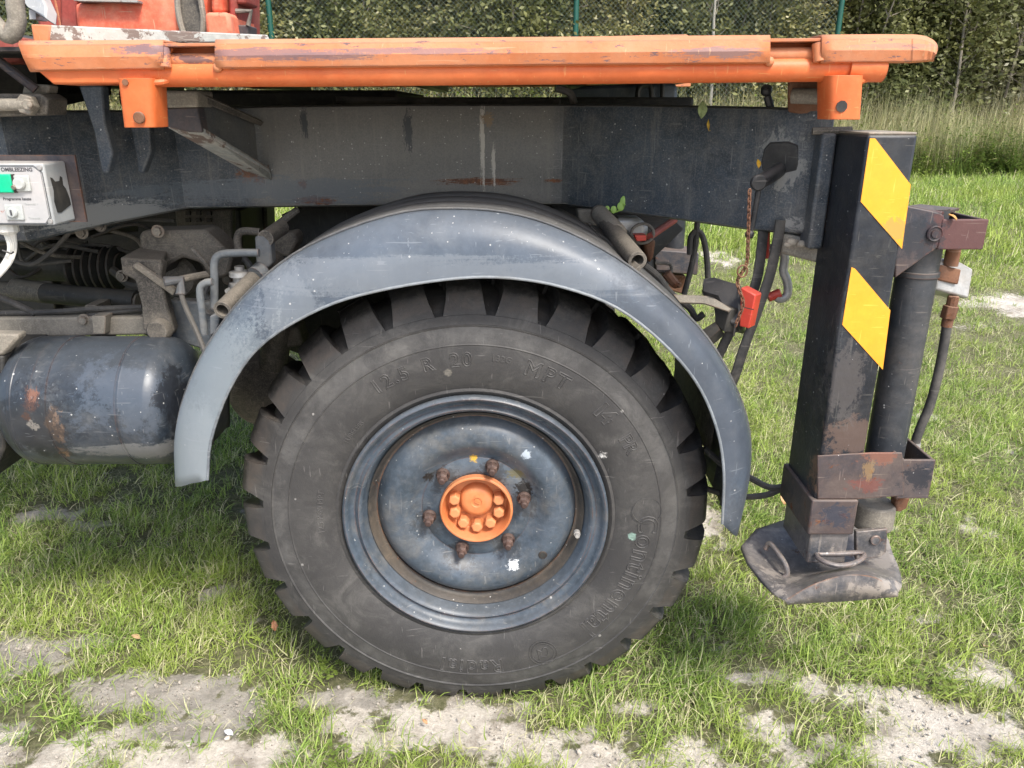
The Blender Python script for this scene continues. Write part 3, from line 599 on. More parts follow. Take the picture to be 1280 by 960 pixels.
def make_shrub(name, label, H, W, nl, ls, mat, seed, bark=M_bark, dens_low=1.0, cat='shrub', trunk_r=.028):
    r = np.random.default_rng(seed)
    root = empty(name, (0, 0, 0)); tag(root, label, cat)
    mb = MB(); tips = []
    for s_ in range(7):
        a = r.uniform(0, 6.3); b0 = Vector((math.cos(a), math.sin(a), 0)) * r.uniform(.02, .25)
        top = b0 + Vector((math.cos(a) * W * r.uniform(.15, .5), math.sin(a) * W * .4 * r.uniform(.2, 1), H * r.uniform(.75, 1)))
        mid = b0.lerp(top, .5) + Vector(r.normal(0, .1, 3))
        P = catmull([b0, mid, top], 8); mb.tube(P, trunk_r, 5, r2=.006)
        for q in P[2:]:
            for _ in range(3):
                e = q + Vector((r.normal(0, W * .28), r.normal(0, W * .2), r.uniform(.1, .55))); mb.tube([q, e], .009, 3, r2=.003); tips.append((q, e))
    tk = mb.build('stem', bark, root)
    n = nl; k = r.integers(0, len(tips), n); t = r.random(n) ** .7
    A = np.array([list(p[0]) for p in tips])[k]; B = np.array([list(p[1]) for p in tips])[k]
    cpos = A + (B - A) * t[:, None] + r.normal(0, 1, (n, 3)) * np.array([.13, .12, .12]) * W / 1.6
    low = r.random(n) < .25 * dens_low
    cpos[low] = np.stack([r.normal(0, W * .38, low.sum()), r.normal(0, W * .25, low.sum()), r.uniform(.15, H * .55, low.sum())], 1)
    cpos[:, 2] = np.abs(cpos[:, 2])
    d = r.normal(0, 1, (n, 3)); d[:, 2] *= .6; d /= np.linalg.norm(d, axis=1)[:, None]
    s2 = np.cross(d, r.normal(0, 1, (n, 3))); s2 /= np.linalg.norm(s2, axis=1)[:, None]
    L = (ls * r.uniform(.6, 1.25, n))[:, None]; Wd = L * .27
    v = np.stack([cpos, cpos + d * L * .5 + s2 * Wd, cpos + d * L, cpos + d * L * .5 - s2 * Wd], 1).reshape(-1, 3)
    f = np.arange(4 * n).reshape(-1, 4); tn = np.stack([r.random(n), (r.random(n) < .14) * r.uniform(.4, 1, n), np.zeros(n)], 1).repeat(4, 0)
    me = np_mesh('foliage', v, f, tn, mat); o = bpy.data.objects.new('foliage', me); C.objects.link(o); o.parent = root
    return root
def copy_tree(o, parent=None):
    c = o.copy(); C.objects.link(c); c.parent = parent
    for ch in [x for x in list(C.objects) if x.parent is o]: copy_tree(ch, c)
    return c
shr = [make_shrub('willow_shrub', 'dense yellow green leafy shrub of the hedge behind the fence', 4.0, 1.7, 15000, .085, M_leafA, 1),
       make_shrub('green_shrub', 'darker green leafy shrub growing in the hedge row', 4.1, 1.6, 18000, .085, M_leafB, 2),
       make_shrub('pale_leaf_shrub', 'loose shrub with pale silvery leaves in the hedge', 3.9, 1.6, 5200, .085, M_leafC, 3),
       make_shrub('young_tree', 'young tree with green crown in the back row of the hedge', 5.0, 2.0, 20000, .11, M_leafB, 4, cat='tree', trunk_r=.05)]
GR = ['yellow green shrubs of the hedge', 'green shrubs of the hedge', 'pale leaved shrubs at the right of the hedge', 'young trees behind the hedge']
for s_, g_ in zip(shr, GR): s_['group'] = g_
used = set()
def put(k, x, y, sc, rz, lab):
    o = shr[k] if k not in used else copy_tree(shr[k]); used.add(k)
    o.location = (x, y, float(gz(x, y)) - .03); o.rotation_euler = (0, 0, rz); o.scale = (sc, sc, sc * rng.uniform(.92, 1.08))
    o['label'] = lab; o['group'] = 'shrubs of the hedge behind the fence'
HL = [(0, 'yellow green shrub of the hedge hidden behind the control box end of the truck'), (1, 'green shrub of the hedge hidden behind the red crane parts of the truck'), (0, 'yellow green shrub showing just left of the leftmost green fence post'), (1, 'green shrub showing just right of the leftmost green fence post'),
      (0, 'yellow green shrub, second to the right of the leftmost fence post'), (1, 'green shrub above the middle of the long orange bed edge'), (0, 'yellow green shrub just left of the middle fence post'),
      (1, 'green shrub just right of the middle fence post'), (0, 'yellow green shrub behind the slender pale sapling stem'), (1, 'green shrub between the pale sapling and the right fence post'),
      (1, 'green shrub right behind the rightmost fence post'), (2, 'loose pale leaved shrub above the rounded right end of the orange bed edge'), (2, 'loose pale leaved shrub at the right edge of the view'),
      (2, 'pale leaved shrub of the hedge beyond the right edge of the view')]
for i, (k, lab) in enumerate(HL): put(k, -6.74 + i * 1.38 + rng.normal(0, .12), 12.0 + rng.uniform(-.25, .3), rng.uniform(.88, 1.1), rng.uniform(0, 6), lab)
bpy.data.objects.remove([c for c in shr[3].children if c.name.startswith('foliage')][0]) if False else None
src_ = [[c for c in C.objects if c.parent is shr[k] and c.name.startswith('foliage')][0].data for k in (1, 0, 3)] + [[c for c in C.objects if c.parent is shr[3] and c.name.startswith('stem')][0].data]
P, Ro, Sc, Ix = [], [], [], []
for row, (y0, sp_, sc0) in enumerate(((13.4, 1.75, 1.05), (14.6, 2.0, 1.15), (16.0, 2.1, 1.2), (17.6, 2.2, 1.4))):
    for i in range(int(34 / sp_)):
        x = -17.5 + i * sp_ + rng.normal(0, .25); y = y0 + rng.uniform(-.3, .3); k = int(rng.integers(0, 3)); rz = rng.uniform(0, 6.3); sc = sc0 * rng.uniform(.9, 1.15)
        P.append((x, y, float(gz(x, y)))); Ro.append((0, 0, rz)); Sc.append(sc); Ix.append(k)
        if k == 2: P.append(P[-1]); Ro.append(Ro[-1]); Sc.append(sc); Ix.append(3)
scatter('thicket', P, Ro, Sc, Ix, src_, label='dense wild thicket of shrubs and young trees behind the hedge', cat='thicket')
for c in [c for c in C.objects if c.parent is shr[3]] + [shr[3]]: bpy.data.objects.remove(c)
for i, (px, lab) in enumerate(((888, 'slender pale barked sapling stem rising from the hedge above the bed rail'), (1195, 'thin grey sapling trunk among the pale leaved shrubs at the right'))):
    b = Vector((at(px, 100, 11.5).x, 11.5, float(gz(0, 11.5))))
    root = empty('sapling', b); tag(root, lab, 'sapling')
    MB().tube([b, b + Vector((.03, 0, 1.2)), b + Vector((-.02, .02, 2.4)), b + Vector((.05, 0, 3.6))], .035 if i == 0 else .03, 8, res=14, r2=.012).build('trunk', M_birch if i == 0 else M_bark, root)
    tw = MB()
    for k in range(14):
        z = 1.0 + k * .18; a = rng.uniform(0, 6.3); tw.tube([b + Vector((.01, 0, z)), b + Vector((math.cos(a) * .35, math.sin(a) * .3, z + .3))], .007, 4, r2=.002)
    tw.build('branches', M_bark, root)

# chain link fence
def fence():
    root = empty('chain_link_fence', (0, 11.25, .72)); tag(root, 'green chain link fence on dark green round posts in front of the hedge', 'fence')
    n = NT('green_fence_coating'); n.done((0.008, 0.075, 0.055), .4); MG = n.m
    n = NT('fence_wire'); n.done((0.10, 0.14, 0.12), .5, .3); MW = n.m
    Y = 11.25; z0 = .70; H = 2.55
    xs = [at(p, 20, Y).x for p in (-380, -22, 337, 720, 1050)]
    for x in xs:
        MB().tube([(x, Y, z0 - .1), (x, Y, z0 + H + .04)], .042, 14).build('fence_post', MG, root)
    for a, b in zip(xs[:-1], xs[1:]):
        W = b - a; vs, fs = [], []; p = .075; r = .0013
        def wire(x0, z_0, x1, z1):
            d = Vector((x1 - x0, 0, z1 - z_0)).normalized(); s_ = Vector((-d.z, 0, d.x)) * r; k = len(vs)
            A, B = Vector((x0, Y, z_0)), Vector((x1, Y, z1)); e = Vector((0, r * 1.4, 0))
            vs.extend([A + s_, A - s_, A + e, B + s_, B - s_, B + e]); fs.extend([(k, k + 1, k + 4, k + 3), (k + 1, k + 2, k + 5, k + 4), (k + 2, k, k + 3, k + 5)])
        for i in range(-int(H / p) - 1, int(W / p) + 2):
            x0 = i * p
            for sgn in (1, -1):
                pts = []
                # line x = x0 + z (sgn 1) or x = x0 + H - z
                za, zb = (max(0, -x0), min(H, W - x0)) if sgn == 1 else (max(0, x0 + H - W), min(H, x0 + H))
                if zb - za < .02: continue
                f_ = (lambda z: a + x0 + z) if sgn == 1 else (lambda z: a + x0 + H - z)
                wire(f_(za), z0 + za, f_(zb), z0 + zb)
        mb = MB(); mb.add(vs, fs)
        for zz in (.05, 1.3, H - .02): mb.tube([(a, Y - .01, z0 + zz), (b, Y - .01, z0 + zz)], .003, 5)
        o = mb.build('wire_mesh', MW, root); tag(o, kind='stuff')
fence()

# ------------------------------------------------------------------ the truck
TB = Vector((-.4, .9, 0))
truck = empty('truck', TB)
tag(truck, 'old dark grey truck with orange bed edge, lugged rear wheel and striped outrigger leg', 'truck')
WC = at(594, 653, 0.0); WX, WZ = WC.x, WC.z
M_tyre = tyre_mat(); M_letter = tyre_mat(True)
def polar(r, a, y): return Vector((WX + r * math.cos(a), y, WZ + r * math.sin(a)))

# --- tyre
def tyre_mesh():
    mb = MB(); n = 168
    prof = [(.318, .09), (.322, .045), (.335, .022), (.345, .014), (.352, .016), (.356, .013), (.380, .004), (.41, -.002), (.44, -.004), (.462, -.002), (.4645, -.0035), (.467, -.0015), (.485, .001), (.505, .006), (.5085, .004), (.511, .008), (.525, .011),
            (.5315, .0125), (.534, .017), (.539, .030), (.551, .05), (.563, .08), (.569, .11), (.569, .22), (.556, .25), (.541, .28), (.53, .31), (.50, .325), (.44, .333), (.36, .32), (.335, .29)]
    mb.lathe(prof, (WX, 0, WZ), n)
    NL = 28; p = 2 * PI / NL; rnd = random.Random(3)
    for i in range(NL):
        a0 = i * p + .03
        for side in (0, 1):
            a1 = a0 + (p / 2 if side else 0); sg = -1 if side else 1
            j = rnd.uniform(-.004, .004)
            # (y, r_base, r_top, half width base, half width top, skew)
            sec = [(.0135, .5315, .5335, .095, .093, 0), (.018, .532, .546, .094, .086, 0), (.026, .533, .564, .093, .077, .0), (.034, .536, .580 + j, .092, .071, .0), (.040, .54, .587 + j, .091, .069, .001),
                   (.052, .545, .594 + j, .089, .068, .004), (.080, .552, .602 + j, .084, .066, .012), (.115, .556, .604, .078, .062, .026), (.158, .556, .604, .070, .056, .050)]
            v = []
            for y, rb, rt, hb, ht, sk in sec:
                yy = y if not side else .33 - y; c = a1 + sk * sg
                rt2 = lerp(rb, rt, .30); hm = lerp(hb, ht, .72)
                v += [polar(rb, c - hb, yy), polar(rt2, c - hm, yy), polar(rt, c - ht, yy), polar(rt, c + ht, yy), polar(rt2, c + hm, yy), polar(rb, c + hb, yy)]
            m = len(sec); f = [(k * 6 + q, k * 6 + q + 1, (k + 1) * 6 + q + 1, (k + 1) * 6 + q) for k in range(m - 1) for q in range(5)]
            f += [(0, 5, 4, 3, 2, 1), tuple((m - 1) * 6 + q for q in range(6))]
            mb.add(v, f)
    mb.v = [(x, y, max(z, -.012)) for x, y, z in mb.v]
    return mb
wheel_n = 144
rim = MB()
# rim: outer flange, gutter, well, then the step down to the dish
rim.lathe([(.322, .05), (.333, .03), (.3345, .012), (.333, .004), (.328, .001), (.323, .004), (.320, .014), (.314, .024), (.306, .027), (.300, .022), (.296, .018), (.291, .021), (.287, .030), (.282, .046), (.276, .060), (.268, .078), (.266, .15)], (WX, 0, WZ), wheel_n)
wheel = rim.build('wheel', M_rim, truck, sharp=50)
tyre = tyre_mesh().build('tyre', M_tyre, wheel, sharp=28)
dish = MB().lathe([(.267, .096), (.262, .086), (.2575, .084), (.253, .078), (.246, .066), (.236, .056), (.222, .049), (.206, .046), (.192, .048), (.178, .056), (.166, .068), (.155, .077), (.147, .081), (.142, .0825), (.139, .080), (.10, .080), (.0935, .081), (.0935, .13)], (WX, 0, WZ), wheel_n)
dish.build('wheel_disc', M_rim, wheel, sharp=50)
MB().lathe([(.2765, .050), (.2725, .056), (.2675, .066), (.2635, .074), (.2600, .076), (.2570, .0755), (.2560, .086)], (WX, 0, WZ), wheel_n)  .build('locking_ring', M_step, wheel, sharp=50)
# hub cup
hub = MB().lathe([(.094, .085), (.094, .068), (.0945, .063), (.092, .060), (.089, .060), (.087, .063), (.083, .095), (.081, .108), (.078, .111), (.01, .111)], (WX, 0, WZ), 72, cap1=True).lathe([(.046, .111), (.0445, .104), (.042, .094), (.037, .088), (.028, .085), (.014, .084), (.012, .086)], (WX, 0, WZ + .010), 48, cap1=True).tube([(WX - .004, .083, WZ + .03), (WX - .004, .083, WZ + .012), (WX + .008, .083, WZ + .006)], .0012, 4)
hb = hub.build('hub', M_hub, wheel, sharp=40)
bolt = MB().hexa((0, 0, 0), .0155, .030, rot=.3).hexa((0, 0.0, 0), .017, .003, n=20).hexa((0, -.030, 0), .0155, .003, rot=.3, r2=.012)
bm_ = bolt.mesh('hub_bolt', 30); bm_.materials.append(M_hub)
for k in (0, 1, 2, 3, 7, 8, 9):
    a = 2 * PI * k / 10 - PI / 2; o = bpy.data.objects.new('hub_bolt', bm_); C.objects.link(o); c = polar(.0605, a, .110); o.location = c; o.rotation_euler = (0, rng.uniform(0, 1), 0)
    b = o.modifiers.new('bevel', 'BEVEL'); b.width = .0012; b.segments = 1; par(o, wheel)
nut = MB().lathe([(.0, .0), (.018, .0), (.018, -.006), (.015, -.010), (.0145, -.011)], (0, 0, 0), 20).hexa((0, -.008, 0), .0145, .018).hexa((0, -.026, 0), .0145, .003, r2=.010).hexa((0, -.026, 0), .0085, .018, n=14).hexa((0, -.044, 0), .0085, .002, n=14, r2=.006)
nm_ = nut.mesh('wheel_nut', 30); nm_.materials.append(M_nut)
for px, py in ((556, 606), (616, 595), (654, 634), (634, 684), (577, 695), (537, 656)):
    a = math.atan2((645 - py) / .88, px - 596); c = polar(.126, a, .081)
    o = bpy.data.objects.new('wheel_nut', nm_); C.objects.link(o); o.location = c; o.rotation_euler = (0, rng.uniform(0, 1), 0); par(o, wheel)
c = at(721, 665, .05)
MB().hexa(c, .0085, .012, n=16).hexa(c + Vector((0, -.012, 0)), .006, .01, n=12).build('valve', M_galv, wheel)
# shallow drain dimples in the dish
for a_ in (-.62,):
    c = polar(.212, a_, .0455); MB().lathe([(.0, .0), (.010, .0), (.012, .002)], (c.x, c.y - .001, c.z), 16).build('disc_plug', M_dark, wheel)

# --- raised lettering on the sidewall (outline letters bent round the tyre)
def side_text(s_, ang, rad, size, bevel=.0017, flip=False, fill=False, spacing=1.0, bold=0.0):
    cu = bpy.data.curves.new('t', 'FONT'); cu.body = s_; cu.size = size; cu.space_character = spacing; cu.align_x = 'CENTER'; cu.align_y = 'CENTER'
    cu.fill_mode = 'BOTH' if fill else 'NONE'; cu.bevel_depth = bevel; cu.bevel_resolution = 0; cu.resolution_u = 4; cu.offset = bold if fill else bold + .0006
    if fill: cu.extrude = .0008
    o = bpy.data.objects.new('t', cu); C.objects.link(o); dg = bpy.context.evaluated_depsgraph_get(); dg.update()
    me = o.evaluated_get(dg).to_mesh(); V0 = [v.co.copy() for v in me.vertices]; F0 = [tuple(p.vertices) for p in me.polygons]
    o.to_mesh_clear(); bpy.data.objects.remove(o); bpy.data.curves.remove(cu)
    out = []
    for v in V0:
        r = rad + v.y; a = ang - v.x / rad
        rs = [.352, .38, .41, .44, .462, .485, .505, .525]; ys = [.0155, .004, -.002, -.004, -.002, .001, .006, .011]
        out.append(polar(r, a, float(np.interp(r, rs, ys)) - .0002 - v.z))
    return out, F0
EM = []
for s_, deg, rad, size, kw in (('12.5', 117, .425, .046, dict(spacing=1.25)), ('R', 104, .428, .046, {}), ('20', 93.5, .428, .047, dict(spacing=1.2)), ('MPT', 66, .428, .052, dict(spacing=1.25)), ('14', 43.5, .428, .052, dict(bold=.002)), ('PR', 30, .43, .045, {}),
        ('Continental', -23, .43, .072, dict(spacing=1.12)), ('Radial', -92, .437, .056, dict(spacing=1.25))):
    MB().add(*side_text(s_, R(deg), rad, size, **kw)).build('raised_lettering', M_letter, wheel, sharp=60)
for s_, deg, rad, size in (('132G', 81, .435, .022), ('12.5 R 20 MPT', 176, .388, .020), ('TUBELESS', 140, .378, .017)):
    MB().add(*side_text(s_, R(deg), rad, size, bevel=.0005, fill=True)).build('raised_lettering', M_letter, wheel, sharp=60)
def ring(r0, r1, a0=0.0, a1=2 * PI):
    pts = [polar(r0, a0 + (a1 - a0) * k / 60, float(np.interp(r0, [.352, .41, .462, .505, .525], [.0155, -.002, -.002, .006, .011])) - .0006) for k in range(61)]
    lt.tube(pts, r1, 5)
for cr in (.030, .037):      # round emblem at the end of the word
    lt = MB(); EM.append(lt); cpt = R(-66); lt.tube([polar(.43 + cr * math.sin(t), cpt + cr * math.cos(t) / .43, -.0042) for t in np.linspace(0, 2 * PI, 40)], .0011, 4)
lt = MB(); EM.append(lt); lt.tube([polar(.43 + y_, R(-66) - x_ / .43, -.0042) for x_, y_ in ((-.016, -.01), (-.012, .008), (-.002, .014), (.008, .010), (.016, .016), (.014, .004), (.010, -.014), (.002, -.006), (-.008, -.014))], .0014, 4, res=30, closed=True)
for cr in (.036,):           # ring round the capital C
    lt = MB(); EM.append(lt); cpt = R(4.5); lt.tube([polar(.43 + cr * math.sin(t), cpt + cr * math.cos(t) / .43, -.0035) for t in np.linspace(0, 2 * PI, 40)], .0011, 4)
for lt in EM: lt.build('raised_emblem', M_letter, wheel, sharp=60)

# rear half of the wheel and the wheel of the other side
w2 = wheel.copy(); C.objects.link(w2)
w2.location = (2 * WX - TB.x, 2.25 - TB.y, 0); w2.rotation_euler = (0, 0, PI); w2.parent = truck
for ch in [x for x in list(C.objects) if x.parent is wheel and x.name.split('.')[0] in ('tyre', 'wheel_disc')]:
    c = ch.copy(); C.objects.link(c); c.parent = w2; c.location = (0, 0, 0)
for o_ in (w2,): o_.location = (2 * WX - TB.x, 2.25 - TB.y, 0)

# fix: meshes are written in world coordinates, so children of the turned wheel need no offset beyond the parent's own
def shift_back(o): o.location = (0, 0, 0)

# --- fender
NR = 60
inner = [(259, 600), (264, 548), (290, 480), (330, 428), (400, 386), (470, 364), (560, 349), (630, 347), (700, 358), (770, 384), (830, 430), (872, 480), (896, 535), (905, 590), (903, 655)]
mid_ = [(240, 604), (240, 546), (262, 482), (298, 420), (360, 366), (430, 328), (530, 306), (606, 303), (682, 315), (760, 342), (826, 390), (876, 440), (914, 520), (922, 585), (913, 664)]
outer = [(219, 608), (218, 548), (232, 490), (264, 426), (316, 362), (385, 311), (490, 272), (580, 265), (664, 277), (750, 314), (826, 368), (890, 434), (932, 520), (938, 590), (922, 670)]
def rail(P, Y): return catmull([at(x, y, Y) for x, y in P], NR)
r_in, r_md, r_out = rail(inner, -.085), rail(mid_, -.078), rail(outer, -.035)
def offs(rail_, dY, dr):
    o = []
    for p in rail_:
        d = Vector((p.x - WX, 0, p.z - WZ)).normalized(); o.append(p + d * dr + Vector((0, dY, 0)))
    return o
rails = [offs(r_in, .012, .0), offs(r_in, .002, -.001), r_in, [a.lerp(b, .5) + Vector((0, -.004, 0)) for a, b in zip(r_in, r_md)], r_md, [a.lerp(b, .5) + Vector((0, -.008, 0)) for a, b in zip(r_md, r_out)], [a.lerp(b, .85) + Vector((0, -.004, 0)) for a, b in zip(r_md, r_out)], r_out, offs(r_out, .012, .003)]
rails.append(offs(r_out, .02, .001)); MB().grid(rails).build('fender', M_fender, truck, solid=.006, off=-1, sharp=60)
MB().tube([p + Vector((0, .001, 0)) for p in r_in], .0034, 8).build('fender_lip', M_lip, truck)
rails = [offs(r_out, .018, .006)]
for dY, dr in ((.022, .008), (.04, .004), (.07, .004), (.078, .000), (.088, .004), (.15, .006), (.158, .001), (.168, .006), (.24, .008), (.248, .003), (.258, .008), (.36, .008), (.375, .002)): rails.append(offs(r_out, dY, dr))
MB().grid(rails).build('fender_top', M_fendtop, truck, solid=.006, off=-1, sharp=45)

ang_ = [R(a) for a in range(46, 162, 4)]
MB().grid([[Vector((WX + r * math.cos(a), .66, min(1.27, WZ + r * math.sin(a)))) for a in ang_] for r in (.36, .55, .70 , .88)]).build('wheel_arch_liner', M_dark, truck, solid=.006)
for p_ in ([offs(r_out, .0, -.02)[9:24]]):
    MB().grid([[p + Vector((0, y_, 0)) for p in p_] for y_ in (.36, .7, 1.0)]).build('inner_mudguard', M_mech, truck, solid=.006)
r_fl = offs(r_out, .0, -.012)[36:58]
MB().grid([[p + Vector((0, .30, 0)) for p in r_fl], [p + Vector((0, .55, 0)) for p in r_fl], [p + Vector((0, .82, 0)) for p in r_fl]]).build('inner_mudguard', M_mech, truck, solid=.006)

# --- main frame beam: stations (photo x, top y, bottom y, depth)
ST = [(-560, 142, 299, .16), (0, 142, 299, .16), (110, 142, 277, .30), (215, 141, 258, .43), (330, 136, 256, .45), (500, 134, 254, .45), (705, 134, 253, .45), (780, 134, 262, .36), (870, 136, 273, .25), (960, 138, 285, .14), (1044, 141, 292, .045)]
def beam(st, name, mat, parent=truck, depth=.09):
    secs = []
    for x, t, b, Y in st:
        T, B = at(x, t, Y), at(x, b, Y)
        L_ = [Vector((T.x, Y + depth, T.z)), Vector((T.x, Y + .012, T.z)), Vector((T.x, Y + .003, T.z - .003)), Vector((T.x, Y, T.z - .012)), Vector((T.x, Y, B.z + .012)), Vector((T.x, Y + .003, B.z + .003)), Vector((T.x, Y + .012, B.z)), Vector((T.x, Y + depth, B.z))]
        secs.append(L_)
    n = len(secs[0]); mb = MB().grid(secs)
    return mb.build(name, mat, parent, solid=.008, off=-1 if False else 1, sharp=30)
M_map = {}
beam(ST, 'frame_rail', M_frame)
# lower flange strip with weld line
def strip(pts_top, pts_bot, name, mat, t=.005, parent=truck, proud=.004):
    a = [at(x, y, Y) - Vector((0, proud, 0)) for x, y, Y in pts_top]; b = [at(x, y, Y) - Vector((0, proud, 0)) for x, y, Y in pts_bot]
    return MB().grid([a, b]).build(name, mat, parent, solid=t, bevel=.0015, off=0, sharp=30)
strip([(216, 233, .43), (330, 229, .45), (500, 228, .45), (705, 227, .45)], [(216, 255, .43), (330, 253, .45), (500, 251, .45), (705, 250, .45)], 'frame_flange', M_frame)
strip([(0, 262, .16), (110, 247, .30), (216, 233, .43)], [(0, 296, .16), (110, 274, .30), (216, 255, .43)], 'frame_flange', M_frame)
strip([(706, 150, .45), (780, 152, .36), (870, 157, .25), (960, 164, .14), (996, 166, .09)], [(706, 158, .45), (780, 161, .36), (870, 167, .25), (960, 175, .14), (996, 177, .09)], 'frame_seam', M_frame, proud=.001)
# end plate with rounded lower tab near the post
MB().plate([(1003, 152, .083), (1042, 152, .041), (1020, 286, .064), (1010, 289, .075), (990, 289, .100), (985, 280, .105)], .006).build('frame_end_plate', M_frame, truck, bevel=.004)
MB().plate([(984, 100, .1), (1040, 102, .06), (1040, 152, .05), (984, 140, .1)], .05).build('frame_end_block', M_rust, truck, bevel=.006)
MB().tube([at(990, 120, .07), at(1036, 121, .03)], .016, 12).build('frame_end_tube', M_mechl, truck)
MB().plate([(978, 292, .09), (1030, 302, .05), (1028, 331, .05), (974, 317, .09)], .06).build('weld_bracket', M_mechl, truck, bevel=.008)
mb = MB()
for px, py, r in ((990, 303, .013), (1002, 305, .012), (1013, 308, .011), (985, 306, .01)): mb.ball(at(px, py, .05), r, sc=(1, .6, .7))
mb.build('weld_bead', M_mechl, truck)
# greasy boss with lock pin lever
c = at(972, 205, .10)
mb = MB(); pts = [(955, 186), (962, 178), (985, 177), (997, 182), (998, 205), (996, 226), (984, 233), (966, 236), (955, 222), (951, 203)]
mb.plate([(x, y, lerp(.132, .078, (x - 950) / 48)) for x, y in pts], .01); mb.build('grease_plate', M_plast, truck, bevel=.003)
mb = MB().tube([at(975, 212, .11), at(962, 221, .06), at(948, 228, .03)], .016, 16, res=6); bs = mb.build('lock_pin', M_plast, truck)
MB().hexa(at(947, 228, .03), .0175, .012, n=24).build('lock_pin_knob', M_plast, truck, bevel=.003)
MB().tube([at(948, 238, .03), at(944, 262, .03), at(939, 288, .03)], .0062, 10).ball(at(937, 293, .03), .0105).build('lock_pin_handle', M_plast, truck)
def chain(pts, name, mat, parent=None, link=.011, r=.0018):
    P = catmull([Vector(p) for p in pts], 60); L = [0]
    for a, b in zip(P[:-1], P[1:]): L.append(L[-1] + (b - a).length)
    mb = MB(); n = int(L[-1] / (link * .78))
    for k in range(n):
        s_ = k / n * L[-1]; j = next(i for i in range(len(L)) if L[i] >= s_); j = max(1, j); c = P[j - 1].lerp(P[j], (s_ - L[j - 1]) / max(1e-6, L[j] - L[j - 1])); t = (P[j] - P[j - 1]).normalized()
        x = t.orthogonal().normalized(); x = Quaternion(t, PI / 2 * (k % 2) + .4) @ x
        mb.tube([c + t * math.cos(q) * link * .62 + x * math.sin(q) * link * .33 for q in np.linspace(0, 2 * PI, 10)[:-1]], r, 5, closed=True)
    return mb.build(name, mat, parent)
chain([at(937, 240, .0), at(935, 300, .0), at(933, 330, .0), at(922, 352, .0), at(929, 378, -.01), at(924, 395, -.01), at(918, 410, -.01)], 'safety_chain', M_rust, truck)
MB().tube([at(928, 339, -.005) + Vector((math.cos(q) * .011, 0, math.sin(q) * .013)) for q in np.linspace(0, 2 * PI, 16)[:-1]], .002, 6, closed=True).build('chain_ring', M_rust, truck)
MB().tube([at(919, 405, -.01), at(917, 420, -.01)], .0025, 6).build('chain_pin', M_dark, truck)

# gussets and support bracket on the left of the frame
MB().prism([(98, 107), (128, 107), (131, 153), (141, 191), (135, 217), (127, 216), (117, 164)], .12, .15).build('gusset', M_frame, truck, bevel=.004)
MB().prism([(161, 150), (186, 150), (189, 189), (179, 217), (172, 216), (169, 191)], .22, .25).build('gusset', M_frame, truck, bevel=.004)
MB().prism([(193, 113), (246, 113), (247, 134), (202, 135)], .10, .2).build('support_block', M_mechl, truck, bevel=.006)
MB().prism([(203, 135), (247, 134), (253, 166), (236, 165), (208, 159)], .11, .15).build('support_plate', M_rustp, truck, bevel=.003)
MB().plate([(210, 160, .11), (252, 165, .11), (336, 214, .42), (340, 226, .44), (306, 214, .40)], .012).build('brace', M_pale, truck, bevel=.002)
MB().plate([(246, 114, .12), (252, 118, .12), (330, 153, .43), (326, 158, .43), (248, 126, .12)], .012).build('brace', M_mech, truck, bevel=.002)
MB().plate([(250, 120, .16), (318, 152, .42), (322, 200, .42), (256, 165, .16)], .006).build('brace_web', M_frame, truck)

# --- bed: lip, beam under it, stakes, deck
YB = -.12
bed = MB()
lip = [(25, 60, 86, 30), ]
TOP = lambda x: float(np.interp(x, [25, 270, 660, 900, 1100, 1165], [55, 53.5, 50.5, 48.5, 47, 47.5]))
BOT = lambda x: float(np.interp(x, [25, 270, 660, 900, 1165], [86, 82.5, 78.5, 76.5, 74.5]))
def lip_piece(x0, x1, left_slant=False, right_round=False):
    xs = np.linspace(x0, x1, max(4, int(abs(x1 - x0) / 18))); secs = []
    if right_round: xs = np.concatenate([np.linspace(x0, 1138, 7), 1140 + 28 * np.sin(np.linspace(0, PI / 2, 10))])
    rr = random.Random(int(x0))
    for i, x in enumerate(xs):
        t, b = TOP(x), BOT(x)
        jy = rr.uniform(-.0015, .0015)
        if right_round and x > 1140: k = (x - 1140) / 28; t += 13 * (1 - math.sqrt(max(0, 1 - k * k))) ; b -= 2 * k
        xb = x + (12 * (1 - (x - x0) / 60) if left_slant and x < x0 + 60 else 0)
        T = at(x, t, YB + .014); Tf = at(x, t + 4, YB + .004 + jy); Mi = at((x + xb) / 2, (t + b) / 2 + 2, YB + jy); B = at(xb, b - 1.5, YB + .004 + jy); B2 = at(xb, b, YB + .014)
        secs.append([T + Vector((0, .12, 0.0)), T + Vector((0, .01, 0)), T, Tf, Mi, B, B2, B2 + Vector((0, .02, .004))])
    return MB().grid(secs)
bedl = lip_piece(25, 205, True).build('bed_edge', M_orange, truck, solid=.006, off=1, sharp=14)
lip_piece(270, 962).build('bed_edge', M_orange, truck, solid=.006, off=1, sharp=14)
lip_piece(1026, 1168, right_round=True).build('bed_edge', M_orange, truck, solid=.006, off=1, sharp=14)
